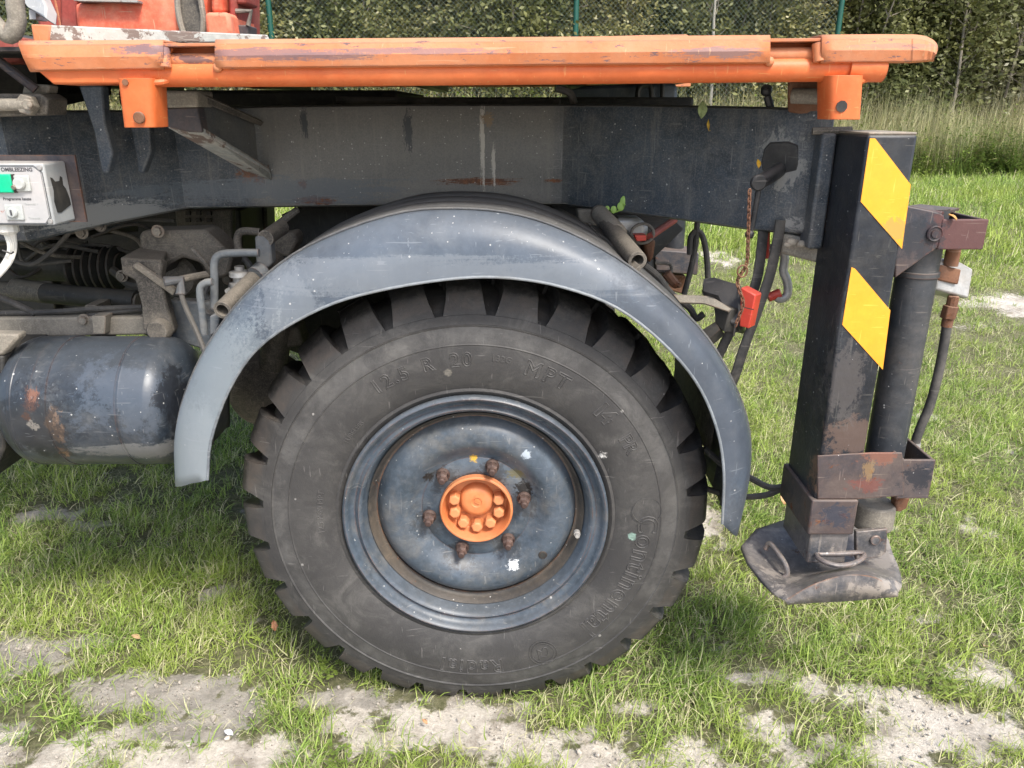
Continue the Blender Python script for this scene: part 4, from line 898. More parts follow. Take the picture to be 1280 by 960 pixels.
# slots with rope rods
for x0, x1 in ((203, 272), (960, 1028)):
    t, b = TOP(x0), BOT(x0)
    MB().prism([(x0, t), (x1, TOP(x1)), (x1, t + 3.5), (x0, t + 4.5)], YB + .006, YB + .09).build('slot_edge', M_orange, truck, bevel=.001)
    MB().prism([(x0, t + 3), (x1, t + 3), (x1, b), (x0, b)], YB + .055, YB + .075).build('slot_back', M_orange2, truck)
    MB().tube([at(x0 - 2, b - 8, YB + .03), at(x1 + 2, b - 8.5, YB + .03)], .0125, 14).build('rope_rod', M_orange, truck)
    xe = 205 if x0 < 500 else 1022
    MB().tube([at(xe, t + 6, YB + .012), at(xe + 2, b + 1, YB + .006)], .011, 12).build('slot_weld', M_orange, truck)
    xe = 272 if x0 < 500 else 962
    MB().ball(at(xe, b + 1, YB + .01), .009).build('slot_weld', M_orange, truck)
MB().prism([(659.0, 53.5), (661.6, 53.5), (661.6, 77), (659.0, 77)], YB - .0015, YB + .003).build('edge_joint', M_dark, truck)
# beam below: box piece at the left, pipe along the rest
MB().prism([(44, 86), (190, 84), (192, 104.5), (66, 105.5)], YB + .012, YB + .10).build('bed_beam', M_orange2, truck, bevel=.004)
MB().tube([at(186, 93, YB + .035), at(400, 92.5, YB + .035), at(660, 90, YB + .035), at(1000, 86.5, YB + .035), at(1085, 86, YB + .035)], .0235, 20).build('bed_pipe', M_orange2, truck)
MB().tube([at(1058, 85, YB + .03), at(1103, 85.5, YB + .03)], .0255, 20).build('stake_collar', M_orange2, truck)
def stake(pts, Y, hole):
    # rounded socket hanging from the bed beam
    (x0, y0), (x1, y1), (x2, y2), (x3, y3) = pts
    secs = []
    for t in np.linspace(0, 1, 8):
        L_ = at(lerp(x0, x3, t), lerp(y0, y3, t), Y); R_ = at(lerp(x1, x2, t), lerp(y1, y2, t), Y); c = (L_ + R_) / 2; w_ = (R_ - L_).length / 2; row = []
        for k in range(24):
            a = 2 * PI * k / 24; ca, sa = math.cos(a), math.sin(a); e = .45
            row.append(Vector((c.x + w_ * math.copysign(abs(ca) ** e, ca), Y + .04 + .04 * math.copysign(abs(sa) ** e, sa), c.z)))
        row.append(row[0]); secs.append(row)
    mb = MB().grid(secs); n = 25
    mb.f.append(tuple(range(24))); mb.f.append(tuple(7 * n + k for k in range(24)))
    return mb
s1 = stake([(143, 98), (190, 98), (193, 159), (151, 160)], YB - .01, None).build('stake_pocket', M_orange2, truck, bevel=.002, sharp=40)
s2 = stake([(1037, 94), (1083, 94), (1079, 149), (1037, 150)], YB - .01, None).build('stake_pocket', M_orange2, truck, bevel=.002, sharp=40)
MB().hexa(at(175, 147, YB - .011), .0112, .007, n=20).build('stake_bolt', M_rust, s1, bevel=.002)
MB().hexa(at(1052, 133, YB - .0105), .011, .0015, n=9).build('stake_hole', M_dark, s2)
MB().hexa(at(157, 103, YB - .0105), .006, .003, n=8).build('stake_rivet', M_rust, s1)
for px, w_ in ((190, 26), (1060, 24)):
    MB().tube([at(px - w_, 99, YB + .03), at(px - w_ * .4, 103, YB + .01), at(px + w_ * .4, 103, YB + .01), at(px + w_, 99, YB + .03)], .006, 8, res=12).build('stake_weld', M_orange2, truck)
# deck and cross members
Zd = at(640, 50.5, YB).z
MB().box((-2.6, YB + .1, Zd - .012), (at(1150, 50, YB).x, 2.25, Zd - .004)).build('bed_deck', M_dark, truck)
for x in (-2.2, -1.6, -1.0, -.35, .20):
    MB().box((x, YB + .16, Zd - .045), (x + .05, 2.2, Zd - .014)).build('cross_member', M_dark, truck, bevel=.003)
MB().box((-2.6, 2.22, Zd - .02), (.85, 2.25, Zd + .012)).build('far_bed_edge', M_orange, truck, bevel=.004)
MB().prism([(800, 44), (858, 43), (866, 47), (866, 49), (700, 51), (700, 47)], .15, .2).build('bed_curb', M_orange, truck, bevel=.003)
# chequer sill at the left, laid along the deck edge
MB().plate([(62, 31, -.09), (335, 43.5, .18), (339, 53, .18), (62, 53, -.09)], .012).build('sill_plate', M_pale, truck, bevel=.003)
MB().prism([(38, 30), (64, 31), (62, 54), (42, 55)], -.09, .0).build('sill_end', M_orange, truck, bevel=.003)

# --- crane base and pipes at the upper left
Yc = .55
MB().prism([(20, -190), (76, -190), (80, 45), (48, 45)], Yc + .1, Yc + .4).build('crane_column', M_darkred, truck, bevel=.01)
MB().prism([(74, -190), (128, -190), (128, 2), (96, 2), (97, 45), (76, 45)], Yc + .04, Yc + .3).build('crane_panel', M_darkred, truck, bevel=.004)
MB().prism([(126, -190), (228, -190), (226, 46), (96, 46), (92, 3), (126, 3)], Yc, Yc + .5).build('crane_body', M_red, truck, bevel=.012)
MB().prism([(92, -3), (172, 0), (172, 3), (92, 1)], Yc - .03, Yc + .02).build('crane_ledge', M_pale, truck)
MB().tube([at(68, -5, Yc), at(76, 34, Yc)], .003, 6).build('crane_rib', M_orange, truck)
cy = at(238, 14, Yc - .02)
MB().tube([cy + Vector((math.cos(q) * .032, 0, math.sin(q) * .085)) for q in np.linspace(0, 2 * PI, 40)[:-1]], .008, 8, closed=True).build('eye_rim', M_mechl, truck)
mb = MB(); v = [cy + Vector((math.cos(q) * .028, .01, math.sin(q) * .08)) for q in np.linspace(0, 2 * PI, 40)[:-1]]; mb.add(v, [tuple(range(len(v)))]); mb.build('eye_hole', M_mech, truck)
MB().prism([(218, -190), (262, -190), (258, 46), (222, 46)], Yc + .0, Yc + .3).build('eye_bracket', M_red, truck, bevel=.006)
MB().prism([(255, 15), (286, 15), (291, 46), (257, 46)], Yc - .06, Yc + .15).build('crane_block', M_red, truck, bevel=.01)
MB().prism([(262, -190), (278, -190), (278, 16), (263, 16)], Yc - .02, Yc + .1).build('crane_link', M_red, truck, bevel=.01)
MB().prism([(279, -190), (293, -190), (297, 46), (290, 46), (286, 16)], Yc + .0, Yc + .2).build('crane_side', M_darkred, truck, bevel=.006)
MB().prism([(294, -190), (308, -190), (308, 5), (295, 5)], Yc, Yc + .1).build('crane_top_block', M_darkred, truck, bevel=.006)
MB().tube([at(295, 14, Yc), at(314, 14, Yc), at(310, 32, Yc)], .0065, 8).build('crane_handle', M_mech, truck)
MB().prism([(294, 31), (310, 31), (310, 46), (294, 46)], Yc, Yc + .08).build('crane_stop', M_rustp, truck, bevel=.004)
MB().tube([at(18, -30, -.02), at(19, 5, -.02), at(21, 28, -.02), at(12, 44, -.02), at(-6, 30, -.02), at(-20, 8, -.02)], .017, 14, res=26).build('bent_pipe', M_mechl, truck)
MB().plate([(26, -10, .3), (50, -10, .3), (58, 8, .25), (56, 22, .2), (36, 10, .3), (28, 2, .3)], .03).build('junction_box', M_boxg, truck, bevel=.004)
MB().prism([(36, 12), (44, 12), (45, 24), (37, 24)], .3, .35).build('junction_gland', M_boxg, truck)
MB().prism([(-60, 30), (40, 50), (48, 115), (-60, 140)], .5, .9).build('underbody_panel', M_dark, truck)
MB().prism([(-40, 45), (22, 45), (24, 78), (-40, 78)], .2, .3).build('hydraulic_block', M_darkred, truck, bevel=.01)
# bolted link and diagonal rod
MB().prism([(-60, 117), (50, 117), (60, 124), (59, 144), (-60, 148)], .06, .14).build('tie_bracket', M_mech, truck, bevel=.004)
MB().tube([at(-40, 131, .04), at(34, 131, .04)], .013, 12).build('tie_rod', M_mechl, truck)
MB().hexa(at(38, 131, .05), .022, .02, n=6).hexa(at(39, 131, .03), .0125, .016, n=6).hexa(at(39, 131, .014), .006, .008, n=10).build('tie_bolt', M_mechl, truck, bevel=.002)
MB().tube([at(-20, 62, .05), at(45, 112, .08)], .010, 10).build('diagonal_rod', M_rustp, truck)
MB().prism([(30, 104), (62, 106), (60, 118), (26, 118)], .1, .14).build('rod_lug', M_mechl, truck, bevel=.005)

# --- control box
Ycb = -.02
cb = MB().plate([(-40, 195, Ycb), (60, 203, Ycb), (69, 281, Ycb), (-40, 284, Ycb)], .10)
# straight rectangular enclosure
A, B_, C_, D_ = at(-60, 203, Ycb), at(57, 204, Ycb), at(68, 282, Ycb), at(-60, 284, Ycb)
xR = (B_.x + C_.x) / 2 - .002; zt, zb_ = B_.z, C_.z
box = MB().box((A.x, Ycb, zb_), (xR, Ycb + .085, zt)).build('control_box', M_boxg, truck, bevel=.005, seg=3)
MB().box((A.x, Ycb + .087, zb_ - .004), (xR + .022, Ycb + .093, zt + .012)).build('mounting_plate', M_rustp, box)
X = lambda px, py=240: at(px, py, Ycb - .003).x
Zc = lambda py, px=40: at(px, py, Ycb - .003).z
def fpoly(pts, y0, y1):
    mb = MB(); a = [Vector((x, y0, z)) for x, z in pts]; b = [Vector((x, y1, z)) for x, z in pts]; n = len(a)
    return mb.add(a + b, [tuple(range(n)), tuple(range(2 * n - 1, n - 1, -1))] + [(i, i + n, (i + 1) % n + n, (i + 1) % n) for i in range(n)])
xr = xR - .008
fpoly([(A.x + .01, zb_ + .006), (xr - .010, zb_ + .006), (xr, zb_ + .018), (xr, zt - .02), (xr - .014, zt - .008), (A.x + .01, zt - .008)], Ycb - .003, Ycb + .002).build('label_plate', M_panel, box)
fr_ = [(A.x + .006, zb_ + .003), (xr - .009, zb_ + .003), (xr + .003, zb_ + .017), (xr + .003, zt - .019), (xr - .013, zt - .005), (A.x + .006, zt - .005)]
MB().tube([Vector((x, Ycb - .001, z)) for x, z in fr_], .0009, 5, closed=True).build('label_outline', M_ink, box)
for x, z in ((xR - .008, zt - .009), (xR - .008, zb_ + .009)): MB().hexa((x, Ycb, z), .0055, .003, n=14).build('box_screw', M_galv, box, bevel=.0008)
zA, zB = at(20, 229, Ycb).z, at(20, 265, Ycb).z
def button(px, z, mat, name, r=.0125):
    x = X(px); o = MB().box((x - .018, Ycb - .008, z - .0165), (x + .020, Ycb - .002, z + .0165)).build(name + '_base', M_knob, box, bevel=.002)
    return MB().lathe([(.0, -.016), (r * .8, -.016), (r, -.013), (r, -.007)], (x, Ycb, z), 24).build(name, mat, box)
button(29, zA, M_knob, 'push_button'); button(13, zB, M_knob, 'key_switch', .011); button(-30, zB, M_redp, 'stop_button')
MB().box((X(13) - .001, Ycb - .018, zB - .005), (X(13) + .002, Ycb - .014, zB + .006)).build('key_slot', M_ink, box)
MB().tube([(X(24), Ycb - .01, zA - .004), (X(23), Ycb - .018, zA - .008)], .005, 8).build('button_chip', M_mechl, box)
MB().box((X(-20), Ycb - .012, zA - .019), (X(20), Ycb - .002, zA + .019)).build('rocker_switch', M_green, box, bevel=.0025)
MB().box((X(20) + .0005, Ycb - .010, zA - .019), (X(20) + .0045, Ycb - .002, zA + .019)).build('switch_side', M_dark, box)
def flat_text(s_, x, y, z, size, mat, parent, name='printed_text', bold=0.0, sp=1.0):
    cu = bpy.data.curves.new('t', 'FONT'); cu.body = s_; cu.size = size; cu.align_x = 'LEFT'; cu.align_y = 'CENTER'; cu.extrude = .0002; cu.offset = bold; cu.space_character = sp; cu.resolution_u = 3
    o = bpy.data.objects.new('t', cu); C.objects.link(o); dg = bpy.context.evaluated_depsgraph_get(); dg.update()
    me = o.evaluated_get(dg).to_mesh(); mb = MB().add([(x + v.co.x, y - v.co.z, z + v.co.y) for v in me.vertices], [tuple(p.vertices) for p in me.polygons])
    o.to_mesh_clear(); bpy.data.objects.remove(o); bpy.data.curves.remove(cu); return mb.build(name, mat, parent)
flat_text('OMBLEEZING', X(7), Ycb - .0035, at(20, 212, Ycb).z, .011, M_ink, box, bold=.0003)
flat_text('Programma keuze', X(2), Ycb - .0035, at(20, 248.5, Ycb).z, .0082, M_ink, box, bold=.0002)
flat_text('Toerental +', X(27), Ycb - .0035, at(20, 255, Ycb).z, .0062, M_knob, box)
flat_text('Toerental -', X(29), Ycb - .0035, at(20, 272.5, Ycb).z, .0062, M_knob, box)
# paint torn off the box side: black patch
xs_ = xR + .0012
pt = [(.018, .012), (.014, .040), (.022, .038), (.030, .030), (.046, .030), (.052, .040), (.060, .036), (.058, .020), (.066, .012), (.074, -.01), (.074, -.024), (.03, -.036), (.016, -.034), (.012, -.01)]
zc_ = (zt + zb_) / 2 - .005
mb = MB(); a = [Vector((xs_, Ycb + y_, zc_ + z_)) for y_, z_ in pt]; mb.add(a, [tuple(range(len(a)))]); mb.build('torn_patch', M_dark, box)
# cable bundle and gland under the box
g0 = at(10, 287, Ycb + .03)
MB().lathe([(.0, 0), (.02, 0), (.022, -.006), (.022, -.016), (.016, -.022), (.0, -.022)], (g0.x, g0.y, zb_), 12, axis='Z').build('cable_gland', M_cable, box, sharp=20)
for k, dx in enumerate((-.008, -.001, .006, .012)):
    MB().tube([Vector((g0.x + dx, g0.y, zb_ - .015)), at(12 + k * 2.2, 310, Ycb + .03 + .004 * k), at(4 + k * 2.5, 330, Ycb + .03), at(-14 + k * 2, 352, Ycb + .03)], .0046, 8, res=14).build('cable', M_cable, box)
MB().tube([at(3, 313, Ycb + .015), at(14, 317, Ycb + .015), at(17, 315, Ycb + .015)], .002, 6).build('cable_tie', M_plast, box)

# --- air tank
Yt = .20; tl, tr = at(5, 495, Yt).x + .045, at(246, 500, Yt).x
zt_, zb2 = at(110, 420, Yt).z, at(110, 580, Yt).z
dcen = math.sqrt((Yt - CAM.y) ** 2 + 1)
angT = math.atan2(CAM.z - at(110, 420, 0).z, 1.7); angB = math.atan2(CAM.z - at(110, 580, 0).z, 1.7); am = (angT + angB) / 2; ah = (angB - angT) / 2
dist = (Yt - CAM.y) / math.cos(am); rt_ = dist * math.sin(ah); zc2 = CAM.z - (Yt - CAM.y) * math.tan(am)
L_ = tr - tl
pr = [(.0, 0), (.06, .002), (.11, .010), (.145, .026), (.162, .045), (.1685, .062), (.1695, .066)]
s_ = rt_ / .1695
prof = [(r * s_, h) for r, h in pr] + [(rt_, .068), (rt_ * 1.006, .070), (rt_ * 1.006, .076), (rt_, .078)]
x1 = .125; prof += [(rt_, x1 - .001), (rt_ * 1.012, x1), (rt_ * 1.012, x1 + .038), (rt_, x1 + .0395)]
x2 = L_ - .13; prof += [(rt_, x2 - .004), (rt_ * 1.006, x2 - .002), (rt_ * .994, x2), (rt_ * 1.006, x2 + .006), (rt_, x2 + .010)]
prof += [(r * s_, L_ - h) for r, h in reversed(pr)]
tank = MB().lathe(prof, (tl, Yt, zc2), 96, axis='X').build('air_tank', M_tank, truck, sharp=25)
for px in (95, 180):
    x = at(px, 500, Yt).x
    MB().box((x - .015, Yt + rt_ * .9, zc2 - .05), (x + .015, Yt + rt_ + .06, zc2 + rt_ + .05)).build('tank_bracket', M_mech, truck)

# --- things under the frame at the left
U = [
 ('battery_box', 'mechl', [(-80, 416), (22, 418), (22, 424), (4, 444), (-80, 450)], .10, .14),
 ('step_plate', 'dark', [(-80, 445), (4, 445), (6, 560), (-10, 600), (-80, 600)], .10, .3),
 ('engine_block', 'dark', [(-120, 250), (60, 280), (70, 400), (-120, 400)], .95, 1.3),
 ('gearbox', 'dark', [(60, 300), (200, 285), (230, 400), (60, 420)], 1.0, 1.4),
 ('transfer_case', 'dark', [(170, 255), (300, 262), (310, 420), (180, 420)], .95, 1.35),
 ('radiator_grid', 'mech', [(218, 262), (290, 262), (290, 300), (222, 300)], .80, .84)]
MM = dict(mechl=M_mechl, dark=M_dark, mech=M_mech)
for nm, m, pts, y0, y1 in U: MB().prism(pts, y0, y1).build(nm, MM[m], truck, bevel=.006)
mb = MB()
for k in range(5):
    for j in range(3):
        c = at(236 + j * 13, 266 + k * 9, .79); mb.box((c.x - .007, c.y - .01, c.z - .006), (c.x + .007, c.y, c.z + .006))
mb.build('grid_holes', M_dark, truck)
# ribbed bellows
mb = MB(); c0, c1 = at(92, 335, .62), at(152, 330, .62); n = 24; P = []
ax = (c1 - c0).normalized(); L = (c1 - c0).length
b = MB().lathe([(.035, 0)] + [(.045 + (.022 if (k % 4) in (1, 2) else 0), L * k / 24) for k in range(25)] + [(.03, L)], (c0.x, c0.y, c0.z), 24, axis='X', cap0=True, cap1=True).build('bellows', M_dark, truck, sharp=60)
MB().tube([at(30, 330, .66), at(95, 332, .64)], .05, 16).build('bellows_housing', M_dark, truck)
MB().tube([at(-60, 340, .66), at(0, 362, .55), at(60, 368, .5), at(175, 378, .45)], .026, 14).build('exhaust_pipe', M_mech, truck)
MB().tube([at(20, 360, .54), at(58, 366, .5)], .030, 14).build('pipe_joint', M_mech, truck)
MB().tube([at(56, 366, .5), at(172, 376, .45)], .029, 14).build('drive_shaft', M_dark, truck)
MB().prism([(-80, 398), (205, 396), (215, 418), (-80, 424)], .32, .36).build('side_rail', M_mechl, truck, bevel=.006)
for pts, r in (([(-40, 392), (60, 390), (120, 386), (178, 384)], .0075), ([(-40, 404), (50, 404), (110, 395), (178, 386)], .006), ([(-30, 300), (30, 330), (60, 318), (92, 285)], .006), ([(20, 290), (24, 315), (36, 330), (90, 326)], .005), ([(-10, 368), (20, 380), (44, 392)], .009)):
    MB().tube([at(x, y, .34 if r > .0055 else .5) for x, y in pts], r, 8, res=20).build('brake_line', M_hose, truck)
MB().prism([(114, 395), (132, 395), (131, 418), (116, 418)], .29, .33).build('line_clamp', M_mechl, truck, bevel=.002)
mb = MB()
for k in range(26): c = at(-10 + k * 5, 401 - k * .15, .37); mb.tube([c + Vector((0, math.cos(q) * .008, math.sin(q) * .008)) for q in np.linspace(0, 2 * PI, 8)[:-1]], .002, 4, closed=True)
mb.build('coiled_line', M_dark, truck)
# cast suspension bracket
MB().prism([(173, 296), (176, 289), (255, 287), (272, 302), (291, 320), (285, 345), (262, 352), (252, 330), (228, 322), (212, 330), (203, 345), (190, 335), (185, 322), (176, 320)], .34, .44).build('suspension_bracket', M_mech, truck, bevel=.01)
MB().plate([(150, 322, .24), (176, 308, .36), (210, 312, .36), (202, 325, .24)], .02).build('bracket_top', M_mech, truck, bevel=.004)
MB().prism([(150, 323), (196, 325), (203, 330), (201, 342), (206, 372), (217, 412), (214, 420), (190, 420), (178, 412), (176, 380), (168, 350), (152, 343)], .235, .27).build('suspension_arm', M_mech, truck, bevel=.006)
MB().lathe([(.0, -.02), (.024, -.02), (.03, -.014), (.033, 0)], tuple(at(200, 412, .235)), 20).build('arm_bolt', M_mech, truck)
MB().plate([(165, 333, .21), (172, 330, .21), (220, 362, .24), (216, 370, .24)], .014).build('arm_brace', M_mechl, truck, bevel=.002)
MB().prism([(210, 375), (270, 378), (262, 440), (215, 425)], .30, .34).build('bracket_plate', M_blue, truck, bevel=.006)
MB().lathe([(.0, -.03), (.05, -.03), (.06, -.02), (.062, .02)], tuple(at(225, 345, .45)), 20).build('brake_chamber', M_mech, truck)
MB().tube([at(205, 352, .18), at(226, 350, .2), at(226, 368, .19)], .013, 10).build('hose_elbow', M_blue, truck)
MB().tube([at(222, 350, .2), at(246, 345, .25), at(262, 342, .28)], .009, 10).build('valve_rod', M_mechl, truck)
MB().tube([at(226, 366, .19), at(232, 384, .17), at(246, 415, .12), at(256, 440, .08)], .0065, 8, res=12).build('hose', M_hose, truck)
# bent pipe frames
MB().tube([at(x, y, .16) for x, y in ((268, 385), (268, 350), (268, 328), (276, 318), (300, 316), (324, 316))], .0095, 12, res=26).build('bent_tube', M_blue, truck)
MB().tube([at(x, y, .12) for x, y in ((256, 418), (252, 385), (250, 362), (256, 354), (266, 352))], .009, 12, res=22).build('bent_tube', M_blue, truck)
MB().tube([at(x, y, .30) for x, y in ((298, 310), (297, 296), (304, 289), (325, 290))], .010, 12, res=16).build('bent_tube', M_mech, truck)
# grey valve
v = MB(); c = at(301, 350, .2)
v.lathe([(.0, .035), (.012, .035), (.012, .025), (.026, .022), (.027, .010), (.018, .008), (.018, -.004), (.028, -.006), (.028, -.016), (.016, -.02), (.016, -.034), (.0, -.036)], tuple(c), 18, axis='Z')
v.build('brake_valve', M_galv, truck, sharp=30)
MB().tube([at(284, 366, .2), at(318, 348, .2)], .010, 10).build('valve_port', M_galv, truck)
# fender mounting pipe at the left: tube sticking out toward the viewer
MB().pipe_open(at(278, 388, .02), at(345, 322, .32), .0215, .0145).build('fender_mount_pipe', M_mech, truck)
MB().tube([at(320, 345, .18), at(328, 338, .2)], .024, 18).build('pipe_clamp', M_blue, truck)
MB().prism([(318, 296), (330, 292), (338, 300), (340, 330), (332, 338), (320, 332)], .2, .24).build('clamp_plate', M_blue, truck, bevel=.005)
MB().tube([at(332, 298, .2), at(352, 284, .3)], .020, 16).build('fender_mount_stub', M_mech, truck)
MB().tube([at(322, 300, .42), at(372, 262, .5)], .010, 8).build('diagonal_rod', M_mech, truck)
MB().prism([(340, 296), (366, 290), (372, 300), (362, 322), (342, 318)], .42, .5).build('shock_mount', M_mech, truck, bevel=.008)
MB().prism([(352, 268), (470, 262), (430, 330), (360, 345)], .7, 1.2).build('underbody_block', M_dark, truck)
for px in (318, 330): MB().tube([at(px, 256, 1.2), at(px + 1, 285, 1.2)], .012, 6).build('far_strut', M_dark, truck)
MB().prism([(262, 395), (275, 392), (272, 415), (262, 420)], .06, .1).build('line_block', M_blue, truck, bevel=.003)

rc = random.Random(11)
for k in range(16):
    x0 = rc.uniform(-20, 150); y0 = rc.uniform(285, 345); x1 = x0 + rc.uniform(40, 130); y1 = y0 + rc.uniform(-30, 40); d = rc.uniform(.48, .85)
    MB().tube([at(x0, y0, d), at((x0 + x1) / 2 + rc.uniform(-15, 15), (y0 + y1) / 2 + rc.uniform(-22, 22), d - .05), at(x1, y1, d + rc.uniform(-.1, .1))], rc.choice((.005, .006, .009, .014)), 8, res=12).build('engine_hose', rc.choice((M_hose, M_dark, M_mech)), truck)
for k in range(12):
    c = at(rc.uniform(0, 330), rc.uniform(280, 400), rc.uniform(.3, .6)); MB().hexa(c, .012, .012).hexa(c + Vector((0, .001, 0)), .017, .003, n=16).build('flange_bolt', rc.choice((M_mech, M_mechl)), truck)
for k in range(9):
    x0 = 228 + k * 12; y0 = 300 + rc.uniform(-10, 90); d = rc.uniform(.2, .6)
    MB().tube([at(x0, y0, d), at(x0 + rc.uniform(-12, 25), y0 + rc.uniform(10, 35), d), at(x0 + rc.uniform(-5, 40), y0 + rc.uniform(20, 50), d + .05)], rc.choice((.005, .007, .010)), 8, res=10).build('brake_pipe', rc.choice((M_blue, M_mech, M_mechl)), truck)
for k in range(8):
    x0 = 735 + k * 14; y0 = 275 + k * 9 + rc.uniform(-6, 6); d = rc.uniform(.25, .6)
    MB().tube([at(x0, y0, d), at(x0 + rc.uniform(5, 25), y0 + rc.uniform(-10, 20), d), at(x0 + rc.uniform(10, 40), y0 + rc.uniform(5, 45), d)], rc.choice((.005, .008, .012)), 8, res=10).build('brake_pipe', rc.choice((M_dark, M_mech, M_rust)), truck)
# --- behind the wheel: axle, drum, springs, far rail, cross members
MB().lathe([(.0, .24), (.10, .24), (.14, .26), (.155, .30), (.155, .42), (.10, .46), (.08, .5)], (WX - .02, 0, WZ + .05), 32).build('brake_drum', M_mech, truck)
MB().tube([(WX, .4, WZ + .06), (WX, 1.9, WZ + .06)], .075, 18).build('axle', M_dark, truck)
MB().ball((WX + .1, 1.1, WZ + .05), .19, 18, 12).build('differential', M_dark, truck)
c = at(330, 490, .42); MB().lathe([(.0, -.05), (.05, -.045), (.10, -.02), (.115, .02), (.115, .06)], (c.x, c.y, c.z), 24).build('spring_seat', M_mech, truck)
MB().tube([at(352, 395, .42), at(340, 460, .42)], .04, 14).build('shock_absorber', M_mech, truck)
MB().prism([(318, 418), (372, 408), (380, 432), (330, 440)], .40, .48).build('spring_bracket', M_mech, truck, bevel=.008)
zt3 = at(500, 140, .45).z
MB().box((-3.0, 1.45, zt3 - .24), (.40, 1.53, zt3 + .00)).build('far_frame_rail', M_dark, truck, bevel=.006)
for x in (-2.3, -1.45, -.62, .12, .56): MB().box((x, .54, zt3 - .20), (x + .10, 1.45, zt3 - .03)).build('cross_member', M_dark, truck, bevel=.006)
MB().box((-3.0, .9, zt3 - .30), (-.9, 1.40, zt3 - .08)).build('engine_block', M_dark, truck, bevel=.02)
MB().box((-1.2, .8, zt3 + .012), (-.35, 1.6, zt3 + .062)).build('sub_frame', M_dark, truck, bevel=.01)
MB().box((-.35, 1.0, zt3 + .012), (.6, 1.10, zt3 + .045)).build('sub_frame', M_dark, truck, bevel=.01)
MB().tube([at(420, 126, .55), at(560, 128, .6), at(700, 129, .55)], .012, 8).build('cable_run', M_hose, truck)
MB().tube([at(695, 110, .5), at(712, 116, .5), at(718, 130, .5)], .01, 8, res=8).build('cable_run', M_hose, truck)
# grey plastic mudguard box on the far side
MB().prism([(708, 108), (840, 103), (847, 106), (848, 145), (708, 145)], 1.75, 2.1).build('far_mudguard', M_fender, truck, bevel=.015)
MB().tube([at(x, y, 1.7) for x, y in ((797, 136), (798, 112), (806, 106), (814, 110), (815, 136))], .012, 8, res=16).build('far_handle', M_plast, truck)
MB().tube([at(828, 102, 1.72), at(828, 136, 1.72)], .01, 8).build('far_handle', M_plast, truck)
MB().tube([at(965, 141, .16), at(959, 120, .16)], .009, 8).ball(at(958, 113, .16), .0135).build('lever', M_plast, truck)

# --- right side between fender and post
MB().pipe_open(at(797, 326, .02), at(748, 266, .36), .0215, .0145).build('fender_mount_pipe', M_mech, truck)
MB().tube([at(750, 268, .34), at(772, 292, .2)], .0235, 16).build('pipe_sleeve', M_mechl, truck)
MB().plate([(790, 340, .0), (735, 280, .34), (748, 282, .34), (800, 332, .0)], .01).build('fender_stay', M_mech, truck)
MB().prism([(722, 262), (748, 262), (746, 286), (724, 278)], .4, .48).build('stay_block', M_mechl, truck, bevel=.008)
MB().prism([(770, 272), (800, 272), (812, 284), (808, 300), (795, 302), (770, 284)], .38, .44).build('side_lamp', M_galv, truck, bevel=.012)
MB().tube([at(803, 292, .36) + Vector((math.cos(q) * .03, 0, math.sin(q) * .026)) for q in np.linspace(0, 2 * PI, 20)[:-1]], .004, 6, closed=True).build('lamp_rim', M_mech, truck)
MB().tube([at(812, 296, .36), at(843, 275, .5)], .010, 10).build('red_rod', M_darkred, truck)
MB().prism([(793, 294), (808, 294), (808, 301), (796, 302)], .3, .34).build('red_tag', M_redp, truck, bevel=.002)
MB().prism([(804, 304), (820, 300), (817, 322), (812, 330), (807, 318)], .5, .6).build('hook_casting', M_rust, truck, bevel=.008)
# the outrigger of the far side
Yf = 1.95
c = at(843, 290, Yf); zb4 = at(843, 312, Yf).z
MB().tube([(c.x, Yf, zb4 - .02), (c.x, Yf, zb4 + .55)], .049, 18).build('far_cylinder', M_post, truck)
MB().prism([(796, 255), (828, 255), (828, 345), (796, 345)], Yf - .1, Yf + .08).build('far_outrigger_leg', M_post, truck, bevel=.008)
MB().prism([(818, 312), (874, 316), (872, 344), (820, 340)], Yf - .12, Yf + .06).build('far_leg_bracket', M_rustp, truck, bevel=.006)
MB().prism([(828, 342), (858, 345), (854, 368), (832, 362)], Yf - .06, Yf + .04).build('far_rod_end', M_rust, truck, bevel=.008)
MB().prism([(782, 362), (905, 362), (915, 400), (800, 410)], Yf - .15, Yf + .15)
# hoses
MB().tube([at(x, y, .5) for x, y in ((872, 270), (870, 300), (866, 325), (860, 350), (855, 368))], .0085, 10, res=20).build('hydraulic_hose', M_hose, truck)
MB().tube([at(x, y, .5) for x, y in ((862, 318), (863, 298), (870, 289), (878, 295), (883, 318), (885, 348))], .0085, 10, res=24).build('hydraulic_hose', M_hose, truck)
MB().tube([at(x, y, .22) for x, y in ((806, 332), (822, 345), (838, 366), (862, 385), (870, 398), (880, 392))], .0085, 10, res=24).build('hydraulic_hose', M_hose, truck)
# rear lamp bracket, lamp body and red reflector
MB().plate([(842, 368, .14), (889, 370, .12), (914, 386, .06), (910, 389, .05), (880, 379, .11), (850, 378, .14)], .006).build('lamp_bracket', M_mechl, truck)
MB().plate([(889, 371, .12), (914, 386, .06), (905, 416, .06), (893, 405, .09), (893, 384, .11)], .05).build('lamp_mount', M_dark, truck, bevel=.004)
MB().plate([(872, 416, .1), (894, 402, .09), (900, 412, .07), (882, 428, .07)], .03).build('lamp_strut', M_dark, truck)
lamp = MB().plate([(879, 347, .13), (892, 346, .16), (925, 356, .10), (930, 362, .06), (926, 408, .06), (912, 404, .06), (896, 372, .10), (876, 366, .13)], .06).build('rear_lamp', M_plast, truck, bevel=.006)
MB().plate([(926, 359, .05), (945, 369, .03), (936, 411, .03), (924, 408, .05)], .035).build('red_reflector', M_redp, lamp, bevel=.003)
